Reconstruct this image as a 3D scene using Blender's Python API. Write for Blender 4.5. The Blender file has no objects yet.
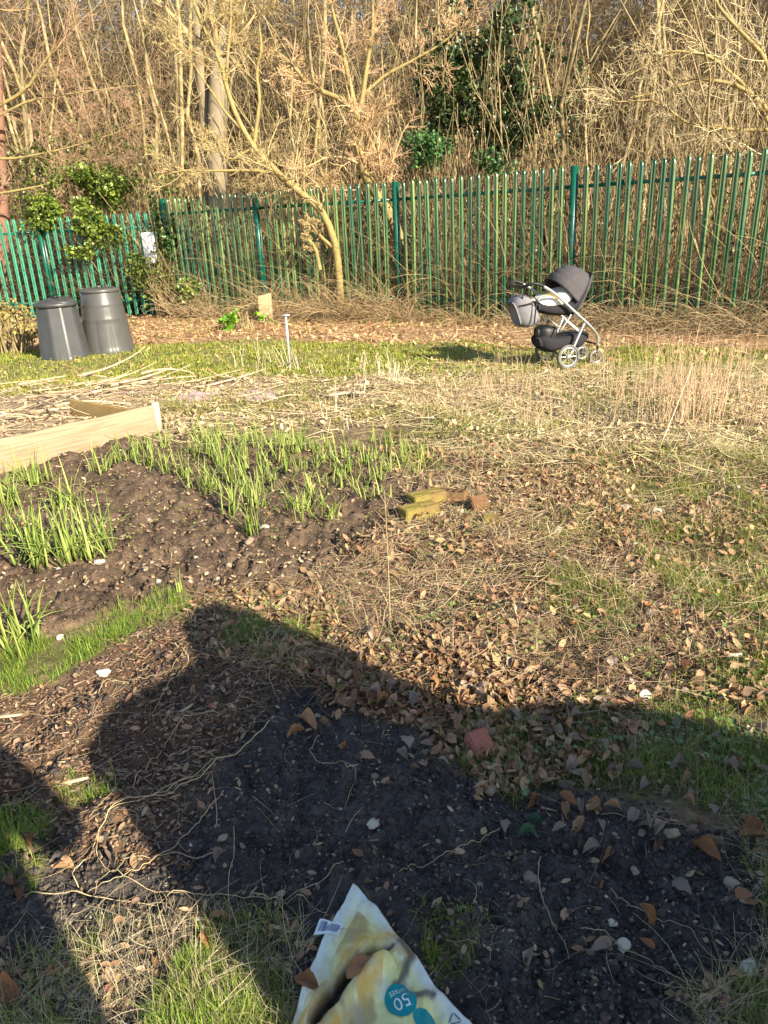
import bpy, bmesh, math, random
import numpy as np
from mathutils import Vector, Matrix
rng = np.random.default_rng(11); random.seed(5)
C = bpy.context.scene.collection
rad = math.radians
# ------------------------------------------------------------------ camera
TH, RL, FP = rad(20.9), rad(2.67), 739.0
CAM = np.array([0, 0, 1.5])
U0 = np.array([0, math.sin(TH), math.cos(TH)]); R0 = np.array([1., 0, 0]); FW = np.array([0, math.cos(TH), -math.sin(TH)])
RR = math.cos(RL)*R0 - math.sin(RL)*U0; UU = math.sin(RL)*R0 + math.cos(RL)*U0
def at(px, py, z=0.0):
    d = RR*(px-384)/FP - UU*(py-512)/FP + FW
    return CAM + d*((z-CAM[2])/d[2])
def aty(px, py, Y):
    d = RR*(px-384)/FP - UU*(py-512)/FP + FW
    return CAM + d*(Y/d[1])
def sproj(x, y):
    vx, vy, vz = x, y, -1.5
    k = vy*FW[1]+vz*FW[2]; k = np.where(k < .05, .05, k)
    return 384+FP*(vx*RR[0]+vy*RR[1]+vz*RR[2])/k, 512-FP*(vx*UU[0]+vy*UU[1]+vz*UU[2])/k
cd = bpy.data.cameras.new('camera'); cam = bpy.data.objects.new('camera', cd); C.objects.link(cam)
cd.sensor_fit = 'VERTICAL'; cd.sensor_height = 36; cd.lens = 36*FP/1024; cd.clip_start = .05; cd.clip_end = 2000
m = Matrix(((RR[0], UU[0], -FW[0]), (RR[1], UU[1], -FW[1]), (RR[2], UU[2], -FW[2]))).to_4x4()
m.translation = CAM; cam.matrix_world = m
bpy.context.scene.camera = cam
# ------------------------------------------------------------------ light
SE, SA = rad(27), rad(40)
w = bpy.data.worlds.new('World'); bpy.context.scene.world = w; w.use_nodes = True
nt = w.node_tree; bg = nt.nodes['Background']; sk = nt.nodes.new('ShaderNodeTexSky'); sk.sky_type = 'NISHITA'
sk.sun_disc = False; sk.sun_elevation = SE; sk.sun_rotation = math.pi-SA; sk.air_density = 1.0; sk.dust_density = .6
nt.links.new(sk.outputs[0], bg.inputs[0]); bg.inputs[1].default_value = .09
sl = bpy.data.lights.new('sun', 'SUN'); sl.energy = 5.0; sl.angle = rad(.55); sl.color = (1, .90, .70)
so = bpy.data.objects.new('sun', sl); C.objects.link(so)
sv = Vector((-math.sin(SA)*math.cos(SE), math.cos(SA)*math.cos(SE), -math.sin(SE)))
so.rotation_euler = sv.to_track_quat('-Z', 'Y').to_euler(); so.location = (5, -6, 8)
vs = bpy.context.scene.view_settings; vs.view_transform = 'Standard'; vs.look = 'None'; vs.exposure = 1.34; vs.gamma = 1
# ------------------------------------------------------------------ noise
def _h(ix, iy, s):
    h = (ix.astype(np.int64)*374761393 + iy.astype(np.int64)*668265263 + s*1274126177) & 0xffffffff
    h = ((h ^ (h >> 13))*1274126177) & 0xffffffff
    return ((h ^ (h >> 16)) & 0xffff)/65535.0
def vn(x, y, s=0):
    xi = np.floor(x); yi = np.floor(y); fx = x-xi; fy = y-yi
    fx = fx*fx*(3-2*fx); fy = fy*fy*(3-2*fy)
    a = _h(xi, yi, s); b = _h(xi+1, yi, s); c = _h(xi, yi+1, s); d = _h(xi+1, yi+1, s)
    return (a*(1-fx)+b*fx)*(1-fy)+(c*(1-fx)+d*fx)*fy
def fbm(x, y, s=0, o=4):
    r = 0; a = .5
    for i in range(o):
        r = r+a*vn(x+i*17.3, y-i*9.1, s+i); a *= .5; c, q = .8, .6; x, y = 2*(c*x-q*y), 2*(q*x+c*y)
    return r/(1-.5**o)
def bil(x, y, s): return np.abs(vn(x, y, s)-.5)*2
# ------------------------------------------------------------------ zones of the plot
def poly(pts): return np.array([at(*p)[:2] for p in pts])
def inside(P, x, y):
    r = np.zeros(x.shape, bool); n = len(P); j = n-1
    for i in range(n):
        xi, yi = P[i]; xj, yj = P[j]
        if yi != yj: r ^= ((yi > y) != (yj > y)) & (x < (xj-xi)*(y-yi)/(yj-yi)+xi)
        j = i
    return r
Z = {
 'lawn': [poly([(-300,366),(-100,358),(0,352),(60,350),(150,345),(250,340),(340,342),(470,343),(560,345),(768,352),(1000,358),(1000,392),(768,388),(560,380),(420,376),(330,378),(250,375),(150,386),(0,398),(-300,420)])],
 'grass': [poly([(-60,700),(-60,660),(0,648),(60,640),(110,620),(190,598),(205,610),(100,650),(40,690)]),
           poly([(-40,822),(28,828),(35,870),(20,905),(-40,900)]), poly([(228,622),(320,612),(325,655),(270,665),(225,655)]),
           poly([(418,915),(470,915),(478,975),(435,985)]), poly([(70,792),(100,790),(96,815),(66,816)]),
           poly([(150,1100),(170,1000),(210,960),(280,985),(300,1100)])],
 'thin': [poly([(400,735),(440,740),(480,775),(520,812),(600,790),(700,820),(780,835),(900,760),(900,700),(768,720),(700,700),(600,700),(560,690)]),
          poly([(640,500),(700,470),(900,470),(900,720),(760,720),(690,690),(720,620),(640,560)]), poly([(560,560),(640,600),(620,650),(560,640)]),
          poly([(400,430),(440,420),(470,455),(440,470),(400,460)])],
 'straw': [poly([(-100,1100),(-60,960),(60,948),(110,930),(210,920),(290,950),(300,1100)]), poly([(735,800),(900,780),(900,1100),(700,1100),(705,1010),(765,930),(755,850)]),
           poly([(400,372),(560,372),(1000,378),(1000,480),(768,474),(600,462),(450,448),(400,400)]), poly([(180,378),(420,378),(430,412),(200,425),(180,400)]),
           poly([(150,395),(400,385),(420,425),(300,432),(170,440)])],
 'mess': [poly([(395,440),(600,450),(1000,470),(1000,720),(700,710),(640,720),(480,710),(330,690),(255,670),(200,625),(195,597),(250,588),(340,570),(400,520)])],
 'bed': [poly([(-200,520),(0,480),(130,437),(420,455),(405,520),(340,570),(250,590),(190,598),(110,620),(0,648),(-200,700)])],
 'chips': [poly([(-200,860),(-200,720),(40,690),(100,650),(190,612),(330,655),(260,730),(210,800),(150,830),(170,880),(100,850)])],
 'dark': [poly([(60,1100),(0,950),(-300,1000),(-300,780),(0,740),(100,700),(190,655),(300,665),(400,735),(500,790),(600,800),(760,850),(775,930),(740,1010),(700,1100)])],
 'fencelitter': [poly([(-300,358),(-300,305),(0,312),(180,311),(400,311),(570,314),(1000,312),(1000,366),(768,360),(560,353),(340,343),(250,339),(150,344),(0,351)])],
 'sticks': [poly([(-300,450),(-300,395),(0,384),(150,382),(320,380),(300,400),(150,405),(60,440),(0,445)])],
 'leafy': [poly([(290,640),(400,655),(480,670),(600,680),(640,740),(570,790),(500,800),(450,760),(400,730),(350,710),(300,670)])],
}
def zone(k, x, y, soft=.06):
    s = abs(hash_s(k)) % 97
    a = soft*np.clip(y, .8, 9)*.5+.03
    tot = 0
    for q in range(2):
        dx = (fbm(x*5+q*3, y*5, s+q)-.5)*a*3; dy = (fbm(x*5, y*5+q*7, s+9+q)-.5)*a*3
        m = np.zeros(np.shape(x), bool)
        for P in Z[k]: m |= inside(P, x+dx, y+dy)
        tot = tot+m*.5
    return tot
def hash_s(k): return sum((i+3)*ord(c) for i, c in enumerate(k))
def height(x, y):
    bare = np.clip(zone('bed', x, y)+zone('dark', x, y), 0, 1); mess = zone('mess', x, y)
    near = np.clip((15-y)/3, 0, 1)*np.clip((y+1.5), 0, 1)
    h = (fbm(x*.9, y*.9, 3, 3)-.5)*.06
    h = h+near*((.35+.65*bare)*(.040*bil(x*5, y*5, 21)+.034*bil(x*13, y*13, 22)+.015*bil(x*37, y*37, 23)+.006*bil(x*85, y*85, 24))-.016)
    h = h+near*mess*(.07*(fbm(x*4, y*4, 31, 3)-.4)+.05*(fbm(x*1.8, y*1.8, 33, 2)-.5)); st_ = zone('straw', x, y)*(y > 3.5); h = h+near*st_*(.14*(fbm(x*1.9, y*1.9, 34, 3)-.45))
    bed = zone('bed', x, y, .1); h = h+.03*bed*np.sin((x*.75+y*.95)*10+2*fbm(x*2, y*2, 5))*.5
    return h
# ------------------------------------------------------------------ mesh helpers
def mk(name, V, Fs, mat=None, parent=None, cols=None, smooth=False, link=True):
    """V (n,3); Fs list of (k,m) int arrays"""
    if not isinstance(Fs, list): Fs = [Fs]
    me = bpy.data.meshes.new(name); V = np.asarray(V, np.float32)
    Fs = [np.asarray(f, np.int32) for f in Fs if len(f)]
    nl = sum(f.size for f in Fs); npoly = sum(len(f) for f in Fs)
    me.vertices.add(len(V)); me.vertices.foreach_set('co', V.ravel())
    me.loops.add(nl); me.loops.foreach_set('vertex_index', np.concatenate([f.ravel() for f in Fs]))
    me.polygons.add(npoly)
    tot = np.concatenate([np.full(len(f), f.shape[1], np.int32) for f in Fs]); st = np.concatenate([[0], np.cumsum(tot)[:-1]]).astype(np.int32)
    me.polygons.foreach_set('loop_start', st); me.polygons.foreach_set('loop_total', tot)
    if smooth: me.polygons.foreach_set('use_smooth', np.ones(npoly, bool))
    if cols is not None:
        a = me.color_attributes.new('Col', 'FLOAT_COLOR', 'POINT'); c = np.ones((len(V), 4), np.float32); c[:, :3] = cols; a.data.foreach_set('color', c.ravel())
    me.update(calc_edges=True)
    if mat: me.materials.append(mat)
    o = bpy.data.objects.new(name, me)
    if link: C.objects.link(o)
    if parent: o.parent = parent
    return o
def tag(o, label=None, cat=None, group=None, kind=None):
    if label: o['label'] = label
    if cat: o['category'] = cat
    if group: o['group'] = group
    if kind: o['kind'] = kind
    return o
def empty(name, loc, rz=0):
    o = bpy.data.objects.new(name, None); C.objects.link(o); o.location = [float(v) for v in loc]; o.rotation_euler = (0, 0, rz); o.empty_display_size = .1
    return o
def tubes(P, R, sides=3):
    """P (B,K,3) R (B,K) -> V,F"""
    B, K, _ = P.shape
    T = np.gradient(P, axis=1); T /= np.linalg.norm(T, axis=2, keepdims=True)+1e-9
    ref = np.where(np.abs(T[:, :1, 2:3]) > .8, np.array([[[1., 0, 0]]]), np.array([[[0., 0, 1]]]))
    ref = np.broadcast_to(ref, T.shape)
    A = np.cross(T, ref); A /= np.linalg.norm(A, axis=2, keepdims=True)+1e-9; Bn = np.cross(T, A)
    an = np.arange(sides)*2*math.pi/sides
    V = P[:, :, None, :]+R[:, :, None, None]*(A[:, :, None, :]*np.cos(an)[None, None, :, None]+Bn[:, :, None, :]*np.sin(an)[None, None, :, None])
    idx = np.arange(B*K*sides).reshape(B, K, sides); n = np.roll(idx, -1, axis=2)
    F = np.stack([idx[:, :-1], n[:, :-1], n[:, 1:], idx[:, 1:]], -1).reshape(-1, 4)
    return V.reshape(-1, 3), F
def join(parts):
    Vs = []; F3 = []; F4 = []; Cs = []; n = 0
    for p in parts:
        V, F = p[0], p[1]; Vs.append(V)
        (F4 if F.shape[1] == 4 else F3).append(F+n); n += len(V)
        if len(p) > 2: Cs.append(p[2])
    return np.concatenate(Vs), [np.concatenate(f) for f in (F3, F4) if f], (np.concatenate(Cs) if Cs else None)
def rotm(yaw, pitch, roll):
    cy, sy, cp, sp, cr, sr = np.cos(yaw), np.sin(yaw), np.cos(pitch), np.sin(pitch), np.cos(roll), np.sin(roll)
    M = np.empty(yaw.shape+(3, 3))
    M[..., 0, 0] = cy*cp; M[..., 0, 1] = cy*sp*sr-sy*cr; M[..., 0, 2] = cy*sp*cr+sy*sr
    M[..., 1, 0] = sy*cp; M[..., 1, 1] = sy*sp*sr+cy*cr; M[..., 1, 2] = sy*sp*cr-cy*sr
    M[..., 2, 0] = -sp; M[..., 2, 1] = cp*sr; M[..., 2, 2] = cp*cr
    return M
def inst(tv, tf, pos, M, sc, col=None):
    sc = np.asarray(sc); sc = sc[:, None, None] if sc.ndim == 1 else sc[:, None, :]
    V = np.einsum('nij,nkj->nki', M, tv[None]*sc)+pos[:, None, :]
    F = (tf[None]+(np.arange(len(pos))*len(tv))[:, None, None]).reshape(-1, tf.shape[1])
    out = [V.reshape(-1, 3), F]
    if col is not None: out.append(np.repeat(col, len(tv), axis=0))
    return tuple(out)
def blades(pos, yaw, L, W, lean, col, K=3, jitter=.3):
    """curved tapering grass blades"""
    n = len(pos); t = np.linspace(0, 1, K+1)
    a0 = lean*.3; d = np.stack([np.cos(yaw), np.sin(yaw)], 1); s = np.stack([-np.sin(yaw), np.cos(yaw)], 1)
    ang = a0[:, None]+(lean[:, None]*1.4)*t[None]; seg = L[:, None]/K
    hx = np.concatenate([np.zeros((n, 1)), np.cumsum(np.sin(ang[:, 1:])*seg, 1)], 1); hz = np.concatenate([np.zeros((n, 1)), np.cumsum(np.cos(ang[:, 1:])*seg, 1)], 1)
    P = np.zeros((n, K+1, 3)); P[..., 0] = pos[:, :1]+hx*d[:, :1]; P[..., 1] = pos[:, 1:2]+hx*d[:, 1:]; P[..., 2] = pos[:, 2:3]+hz
    wd = W[:, None]*(1-t[None]**1.6*.93)*.5
    S = np.zeros((n, 1, 3)); S[:, 0, :2] = s
    V = np.stack([P-S*wd[..., None], P+S*wd[..., None]], 2).reshape(-1, 3)
    b = (np.arange(n)*(K+1)*2)[:, None]+np.arange(K)[None]*2
    F = np.stack([b, b+1, b+3, b+2], -1).reshape(-1, 4)
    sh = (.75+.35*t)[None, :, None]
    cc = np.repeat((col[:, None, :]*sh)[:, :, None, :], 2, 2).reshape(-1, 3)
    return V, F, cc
def scatter_pts(n, box, wfun):
    """sample by perspective importance: denser near"""
    out = np.zeros((0, 2))
    x0, x1, y0, y1 = box
    while len(out) < n:
        k = max(20000, n)
        u = rng.random(k); y = y0*(y1/y0)**u if y0 > 0 else y0+(y1-y0)*u
        x = (rng.random(k)*2-1)*(y*.72+.6)
        m = (x > x0) & (x < x1)
        x, y = x[m], y[m]; p = wfun(x, y); k2 = rng.random(len(x)) < p
        out = np.concatenate([out, np.stack([x[k2], y[k2]], 1)])
    return out[:n]
def on_ground(p, dz=0):
    return np.stack([p[:, 0], p[:, 1], height(p[:, 0], p[:, 1])+dz], 1)
def gz(x, y): return float(height(np.array([x]), np.array([y]))[0])
# ------------------------------------------------------------------ materials
def mat(name, col, rough=.8, spec=.3, noise=None, nscale=20, bump=0, bscale=80, vc=False, transl=0, metal=0, objrand=0, col2=None, detail=5, coat=0):
    M = bpy.data.materials.new(name); M.use_nodes = True; n = M.node_tree; b = n.nodes['Principled BSDF']; L = n.links.new
    b.inputs['Roughness'].default_value = rough; b.inputs['Specular IOR Level'].default_value = spec; b.inputs['Metallic'].default_value = metal
    if coat: b.inputs['Coat Weight'].default_value = coat
    tc = n.nodes.new('ShaderNodeTexCoord')
    if vc:
        a = n.nodes.new('ShaderNodeAttribute'); a.attribute_name = 'Col'; src = a.outputs['Color']
    else:
        r = n.nodes.new('ShaderNodeRGB'); r.outputs[0].default_value = (*col, 1); src = r.outputs[0]
    if noise is not None or col2 is not None:
        t = n.nodes.new('ShaderNodeTexNoise'); t.inputs['Scale'].default_value = nscale; t.inputs['Detail'].default_value = detail; L(tc.outputs['Object'], t.inputs['Vector'])
        if col2 is not None:
            rp = n.nodes.new('ShaderNodeMapRange'); rp.inputs[1].default_value = .38; rp.inputs[2].default_value = .62; L(t.outputs[0], rp.inputs[0])
            mx = n.nodes.new('ShaderNodeMix'); mx.data_type = 'RGBA'; L(rp.outputs[0], mx.inputs[0]); L(src, mx.inputs[6]); mx.inputs[7].default_value = (*col2, 1); src = mx.outputs[2]
        if noise:
            rp = n.nodes.new('ShaderNodeMapRange'); rp.inputs[1].default_value = .25; rp.inputs[2].default_value = .75; rp.inputs[3].default_value = 1-noise; rp.inputs[4].default_value = 1+noise; L(t.outputs[0], rp.inputs[0])
            v = n.nodes.new('ShaderNodeVectorMath'); v.operation = 'SCALE'; L(src, v.inputs[0]); L(rp.outputs[0], v.inputs['Scale']); src = v.outputs[0]
    if objrand:
        oi = n.nodes.new('ShaderNodeObjectInfo'); rp = n.nodes.new('ShaderNodeMapRange'); rp.inputs[3].default_value = 1-objrand; rp.inputs[4].default_value = 1+objrand; L(oi.outputs['Random'], rp.inputs[0])
        v = n.nodes.new('ShaderNodeVectorMath'); v.operation = 'SCALE'; L(src, v.inputs[0]); L(rp.outputs[0], v.inputs['Scale']); src = v.outputs[0]
    L(src, b.inputs['Base Color'])
    if bump:
        t = n.nodes.new('ShaderNodeTexNoise'); t.inputs['Scale'].default_value = bscale; t.inputs['Detail'].default_value = 6; L(tc.outputs['Object'], t.inputs['Vector'])
        bp = n.nodes.new('ShaderNodeBump'); bp.inputs['Strength'].default_value = bump; bp.inputs['Distance'].default_value = .01; L(t.outputs[0], bp.inputs['Height']); L(bp.outputs[0], b.inputs['Normal'])
    if transl:
        tr = n.nodes.new('ShaderNodeBsdfTranslucent'); L(src, tr.inputs[0]); ms = n.nodes.new('ShaderNodeMixShader'); ms.inputs[0].default_value = transl
        L(b.outputs[0], ms.inputs[1]); L(tr.outputs[0], ms.inputs[2]); L(ms.outputs[0], n.nodes['Material Output'].inputs[0])
    return M
M = {}
M['ground'] = mat('soil', (0,0,0), .8, .3, noise=.5, nscale=70, vc=True, bump=1., bscale=170, detail=8)
M['blade'] = mat('grass_blade', (0,0,0), .55, .3, vc=True, transl=.3)
M['straw'] = mat('straw', (0,0,0), .7, .3, vc=True, transl=.15)
M['litter'] = mat('litter', (0,0,0), .75, .25, vc=True, noise=.2, nscale=90, transl=.08)
M['crumb'] = mat('crumb', (0,0,0), .95, .15, vc=True, bump=.5, bscale=200)
M['twigs'] = mat('twig_bark', (0,0,0), .75, .3, vc=True, objrand=.22)
M['bark'] = mat('olive_bark', (.23,.18,.075), .85, .25, col2=(.33,.25,.14), nscale=6, noise=.3, bump=.6, bscale=40, objrand=.25)
M['bark_grey'] = mat('grey_bark', (.30,.24,.17), .85, .25, col2=(.21,.17,.10), nscale=5, noise=.3, bump=.7, bscale=25)
M['bark_red'] = mat('red_bark', (.30,.16,.11), .85, .2, col2=(.2,.11,.07), nscale=8, noise=.3, bump=.7, bscale=30)
M['yellow_bark'] = mat('yellow_bark', (.40,.30,.11), .8, .3, col2=(.20,.16,.07), nscale=9, noise=.35, bump=.6, bscale=60)
M['leafgreen'] = mat('glossy_leaf', (0,0,0), .33, .5, vc=True, transl=.12)
M['green'] = mat('green_powder_coat', (.003,.095,.06), .3, .5, noise=.25, nscale=5, objrand=.12)
M['greendull'] = mat('green_pale_paint', (.004,.095,.058), .20, .8, col2=(.13,.19,.055), nscale=3, noise=.25, objrand=.3)  # olive streaks painted in for gold sun reflections along the pales
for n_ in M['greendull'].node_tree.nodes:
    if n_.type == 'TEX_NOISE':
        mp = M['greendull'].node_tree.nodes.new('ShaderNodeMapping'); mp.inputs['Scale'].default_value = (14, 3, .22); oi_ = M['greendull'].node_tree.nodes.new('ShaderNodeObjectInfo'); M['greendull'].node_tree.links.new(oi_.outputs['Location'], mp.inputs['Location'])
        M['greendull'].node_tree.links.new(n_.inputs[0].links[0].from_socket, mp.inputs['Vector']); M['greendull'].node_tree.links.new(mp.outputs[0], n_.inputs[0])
M['greenlight'] = mat('green_pale_paint_faded', (.04,.22,.135), .36, .5, noise=.2, nscale=4, objrand=.15)
M['steel'] = mat('bolt_steel', (.4,.4,.4), .4, .5, metal=1)
M['plank'] = mat('plank_wood', (.40,.30,.20), .8, .2, col2=(.22,.155,.095), nscale=7, noise=.35, bump=.3, bscale=30)
for n_ in M['plank'].node_tree.nodes:
    if n_.type == 'TEX_NOISE' and abs(n_.inputs['Scale'].default_value-7) < .1:
        mp = M['plank'].node_tree.nodes.new('ShaderNodeMapping'); mp.inputs['Scale'].default_value = (.5, .5, 9); M['plank'].node_tree.links.new(n_.inputs[0].links[0].from_socket, mp.inputs['Vector']); M['plank'].node_tree.links.new(mp.outputs[0], n_.inputs[0])
M['plankend'] = mat('plank_end', (.52,.42,.30), .8, .2, noise=.2, nscale=60)
M['plankwet'] = mat('plank_wood_brown', (.36,.23,.08), .85, .2, col2=(.28,.20,.09), nscale=6, noise=.2, bump=.3, bscale=40)
M['binA'] = mat('bin_plastic_ribbed', (.05,.05,.05), .42, .5, noise=.15, nscale=8, bump=.1, bscale=20)
M['binB'] = mat('bin_plastic_smooth', (.075,.072,.068), .36, .5, noise=.12, nscale=6, bump=.08, bscale=18)
M['black'] = mat('black_plastic', (.012,.012,.013), .5, .4)
M['rubber'] = mat('grey_rubber', (.16,.15,.14), .8, .2, noise=.3, nscale=30)
M['alu'] = mat('aluminium', (.62,.62,.62), .35, .5, metal=.8)
M['darkmetal'] = mat('dark_metal', (.07,.07,.075), .35, .5, metal=.3)
M['fabric'] = mat('grey_fabric', (.075,.068,.073), .85, .2, noise=.15, nscale=30, bump=.3, bscale=120)
M['fabriclight'] = mat('light_grey_fabric', (.19,.18,.195), .85, .2, noise=.15, nscale=20, bump=.3, bscale=90)
M['blanket'] = mat('cream_blanket', (.72,.68,.60), .9, .1, noise=.08, nscale=20, bump=.4, bscale=30)
M['ochre'] = mat('ochre_blanket', (.50,.36,.12), .9, .1, noise=.1, nscale=20)
M['redcloth'] = mat('red_cloth', (.35,.05,.04), .9, .1)
M['darkfabric'] = mat('dark_fabric', (.025,.024,.028), .85, .2, bump=.3)
M['white'] = mat('white_sign', (.82,.82,.80), .5, .3, noise=.03, nscale=10)
M['concrete'] = mat('weathered_stub', (.42,.32,.18), .9, .1, noise=.25, nscale=20, bump=.6)
M['galv'] = mat('galvanised', (.55,.55,.56), .45, .5, metal=.5, noise=.2)
M['brickmoss'] = mat('mossy_brick', (.28,.23,.06), .95, .1, col2=(.18,.12,.05), nscale=14, noise=.3, bump=.9, bscale=50)
M['brick'] = mat('red_brick', (.44,.17,.12), .95, .1, col2=(.36,.13,.09), nscale=30, noise=.25, bump=.8, bscale=80)
M['brickold'] = mat('old_brick', (.25,.12,.065), .95, .1, col2=(.17,.11,.05), nscale=16, noise=.3, bump=.8, bscale=60)
M['stone'] = mat('flint', (.36,.28,.19), .65, .35, col2=(.24,.18,.12), nscale=25, noise=.25, objrand=.35, bump=.3)
M['stonewhite'] = mat('white_flint', (.52,.46,.37), .6, .35, noise=.15, nscale=30, objrand=.15)
M['leafA'] = mat('dry_leaf_tan', (.40,.26,.15), .65, .35, col2=(.30,.15,.07), nscale=35, noise=.3, objrand=.3, transl=.08)
M['leafB'] = mat('dry_leaf_grey', (.29,.22,.165), .7, .3, col2=(.27,.21,.17), nscale=35, noise=.25, objrand=.3, transl=.05)
M['leafC'] = mat('dry_leaf_orange', (.36,.17,.07), .6, .4, col2=(.24,.11,.05), nscale=35, noise=.3, objrand=.25, transl=.08)
for kk in ('leafA', 'leafB', 'leafC'):
    n_ = M[kk].node_tree; b_ = n_.nodes['Principled BSDF']; L_ = n_.links.new; tc_ = n_.nodes.new('ShaderNodeTexCoord'); sp_ = n_.nodes.new('ShaderNodeSeparateXYZ'); L_(tc_.outputs['Object'], sp_.inputs[0])
    def mth(op, a, b=None):
        q = n_.nodes.new('ShaderNodeMath'); q.operation = op
        for i_, v_ in enumerate((a, b)):
            if v_ is None: continue
            if isinstance(v_, (int, float)): q.inputs[i_].default_value = v_
            else: L_(v_, q.inputs[i_])
        return q.outputs[0]
    ay = mth('ABSOLUTE', sp_.outputs[1]); ph = mth('SUBTRACT', sp_.outputs[0], mth('MULTIPLY', ay, .9)); vein = mth('POWER', mth('ABSOLUTE', mth('SINE', mth('MULTIPLY', ph, 26.0))), 8.0)
    mid = mth('LESS_THAN', ay, .012); hh = mth('MAXIMUM', mth('SUBTRACT', 1.0, mth('POWER', mth('ABSOLUTE', mth('SINE', mth('MULTIPLY', ph, 26.0))), .35)), mid)
    src_ = b_.inputs['Base Color'].links[0].from_socket; sc__ = n_.nodes.new('ShaderNodeVectorMath'); sc__.operation = 'SCALE'; L_(src_, sc__.inputs[0]); L_(mth('ADD', mth('MULTIPLY', hh, .35), .9), sc__.inputs['Scale']); L_(sc__.outputs[0], b_.inputs['Base Color'])
    bp_ = n_.nodes.new('ShaderNodeBump'); bp_.inputs['Strength'].default_value = .6; bp_.inputs['Distance'].default_value = .004; bp_.inputs['Strength'].default_value = .25; L_(hh, bp_.inputs['Height']); L_(bp_.outputs[0], b_.inputs['Normal'])
M['wood'] = mat('dead_wood', (.40,.28,.17), .85, .2, col2=(.52,.41,.28), nscale=12, noise=.3, objrand=.3, bump=.4)
M['strand'] = mat('pale_root', (.50,.39,.22), .8, .2, noise=.2, nscale=40, objrand=.2)
M['cloth'] = mat('mauve_cloth', (.42,.29,.29), .9, .1, noise=.2, nscale=12, bump=.5, bscale=40)
M['bag'] = mat('bag_plastic', (0,0,0), .24, .5, vc=True, noise=.14, nscale=38, bump=.35, bscale=45)
M['teal'] = mat('teal_print', (.0,.27,.29), .4, .4)
M['inkwhite'] = mat('white_print', (.75,.82,.82), .4, .4)
M['ink'] = mat('dark_print', (.05,.10,.22), .4, .4)
M['caster'] = mat('caster_green', (.05,.12,.08), .6, .3, noise=.2)  # colour of the added shadow block behind the camera
M['coat'] = mat('coat', (.03,.03,.05), .8, .2, noise=.1)
# ------------------------------------------------------------------ ground
def axis(vals): return np.unique(np.round(np.concatenate(vals), 5))
gr = [3.6]
while gr[-1] < 21: gr.append(gr[-1]*1.0042)
far = [21.]
while far[-1] < 420: far.append(far[-1]*1.12)
ys = axis([-np.array(far)[::-1], np.linspace(-20, .5, 60), np.arange(.5, 3.6, .0095), gr, far])
xa = list(np.arange(0, 2.2, .011)); 
while xa[-1] < 12: xa.append(xa[-1]+max(.011, (xa[-1])*.0065))
while xa[-1] < 420: xa.append(xa[-1]*1.12)
xa = np.array(xa); xs = axis([-xa[::-1], xa])
X, Y = np.meshgrid(xs, ys); H = height(X, Y)
def soilcol(x, y):
    n1 = fbm(x*3, y*3, 41)[..., None]; n2 = fbm(x*14, y*14, 42)[..., None]; n3 = vn(x*60, y*60, 43)[..., None]
    def c(a, b, t): return np.array(a)*(1-t)+np.array(b)*t
    base = c((.15,.10,.055), (.27,.19,.11), np.clip(n2*1.6-.3, 0, 1))
    def over(base, k, col): 
        z = zone(k, x, y)[..., None]; return base*(1-z)+col*z
    base = over(base, 'straw', c((.12,.085,.045), (.34,.26,.13), np.clip(n2*1.6-.3, 0, 1)))
    base = over(base, 'mess', c((.075,.045,.027), (.24,.16,.085), np.clip(n2*1.8-.45, 0, 1)))
    base = over(base, 'fencelitter', c((.28,.15,.075), (.40,.25,.13), n2))
    base = over(base, 'lawn', c((.15,.16,.045), (.30,.25,.09), np.clip(n1*2-.6, 0, 1)))
    base = over(base, 'sticks', c((.25,.17,.10), (.40,.30,.19), n2))
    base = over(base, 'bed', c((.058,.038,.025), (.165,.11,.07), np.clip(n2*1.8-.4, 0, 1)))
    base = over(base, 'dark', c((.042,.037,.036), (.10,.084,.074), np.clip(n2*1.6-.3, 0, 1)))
    base = over(base, 'chips', c((.085,.048,.028), (.16,.095,.055), n2))
    base = over(base, 'thin', c((.06,.05,.022), (.16,.13,.06), n2))
    base = over(base, 'grass', c((.10,.11,.03), (.16,.13,.05), n2))
    gm = np.clip((y-15.5)/.8, 0, 1)[..., None]
    base = base*(1-gm)+c((.10,.065,.035), (.19,.12,.06), n2)*gm
    return base*(.8+.4*n3)
ny, nx = X.shape
idx = np.arange(nx*ny).reshape(ny, nx)
F = np.stack([idx[:-1, :-1], idx[:-1, 1:], idx[1:, 1:], idx[1:, :-1]], -1).reshape(-1, 4)
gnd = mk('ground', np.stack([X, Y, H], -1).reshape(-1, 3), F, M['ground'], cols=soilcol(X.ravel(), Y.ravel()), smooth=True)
tag(gnd, kind='structure')
# ------------------------------------------------------------------ soil crumbs, chips, litter (uncountable)
def ico(sub=1):
    bm = bmesh.new(); bmesh.ops.create_icosphere(bm, subdivisions=sub, radius=1); v = np.array([x.co[:] for x in bm.verts]); f = np.array([[q.index for q in p.verts] for p in bm.faces]); bm.free(); return v, f
IV, IF = ico(1)
def rcol(a, b, n, j=.12):
    t = rng.random((n, 1)); return (np.array(a)*(1-t)+np.array(b)*t)*(1+j*(rng.random((n, 3))-.5))*(.75+.5*rng.random((n, 1)))
n = 34000
p = scatter_pts(n, (-9, 9, .85, 8), lambda x, y: np.clip(.85*zone('dark', x, y)+.45*zone('bed', x, y)+.5*zone('chips', x, y), 0, 1))
sc = np.exp(rng.normal(-5.65, .5, n)); sc = np.clip(sc, .0012, .012)*(1+.45*zone('bed', p[:, 0], p[:, 1]))
scv = sc[:, None]*(.7+.6*rng.random((n, 3)))
inb = zone('bed', p[:, 0], p[:, 1])[:, None]
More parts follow.
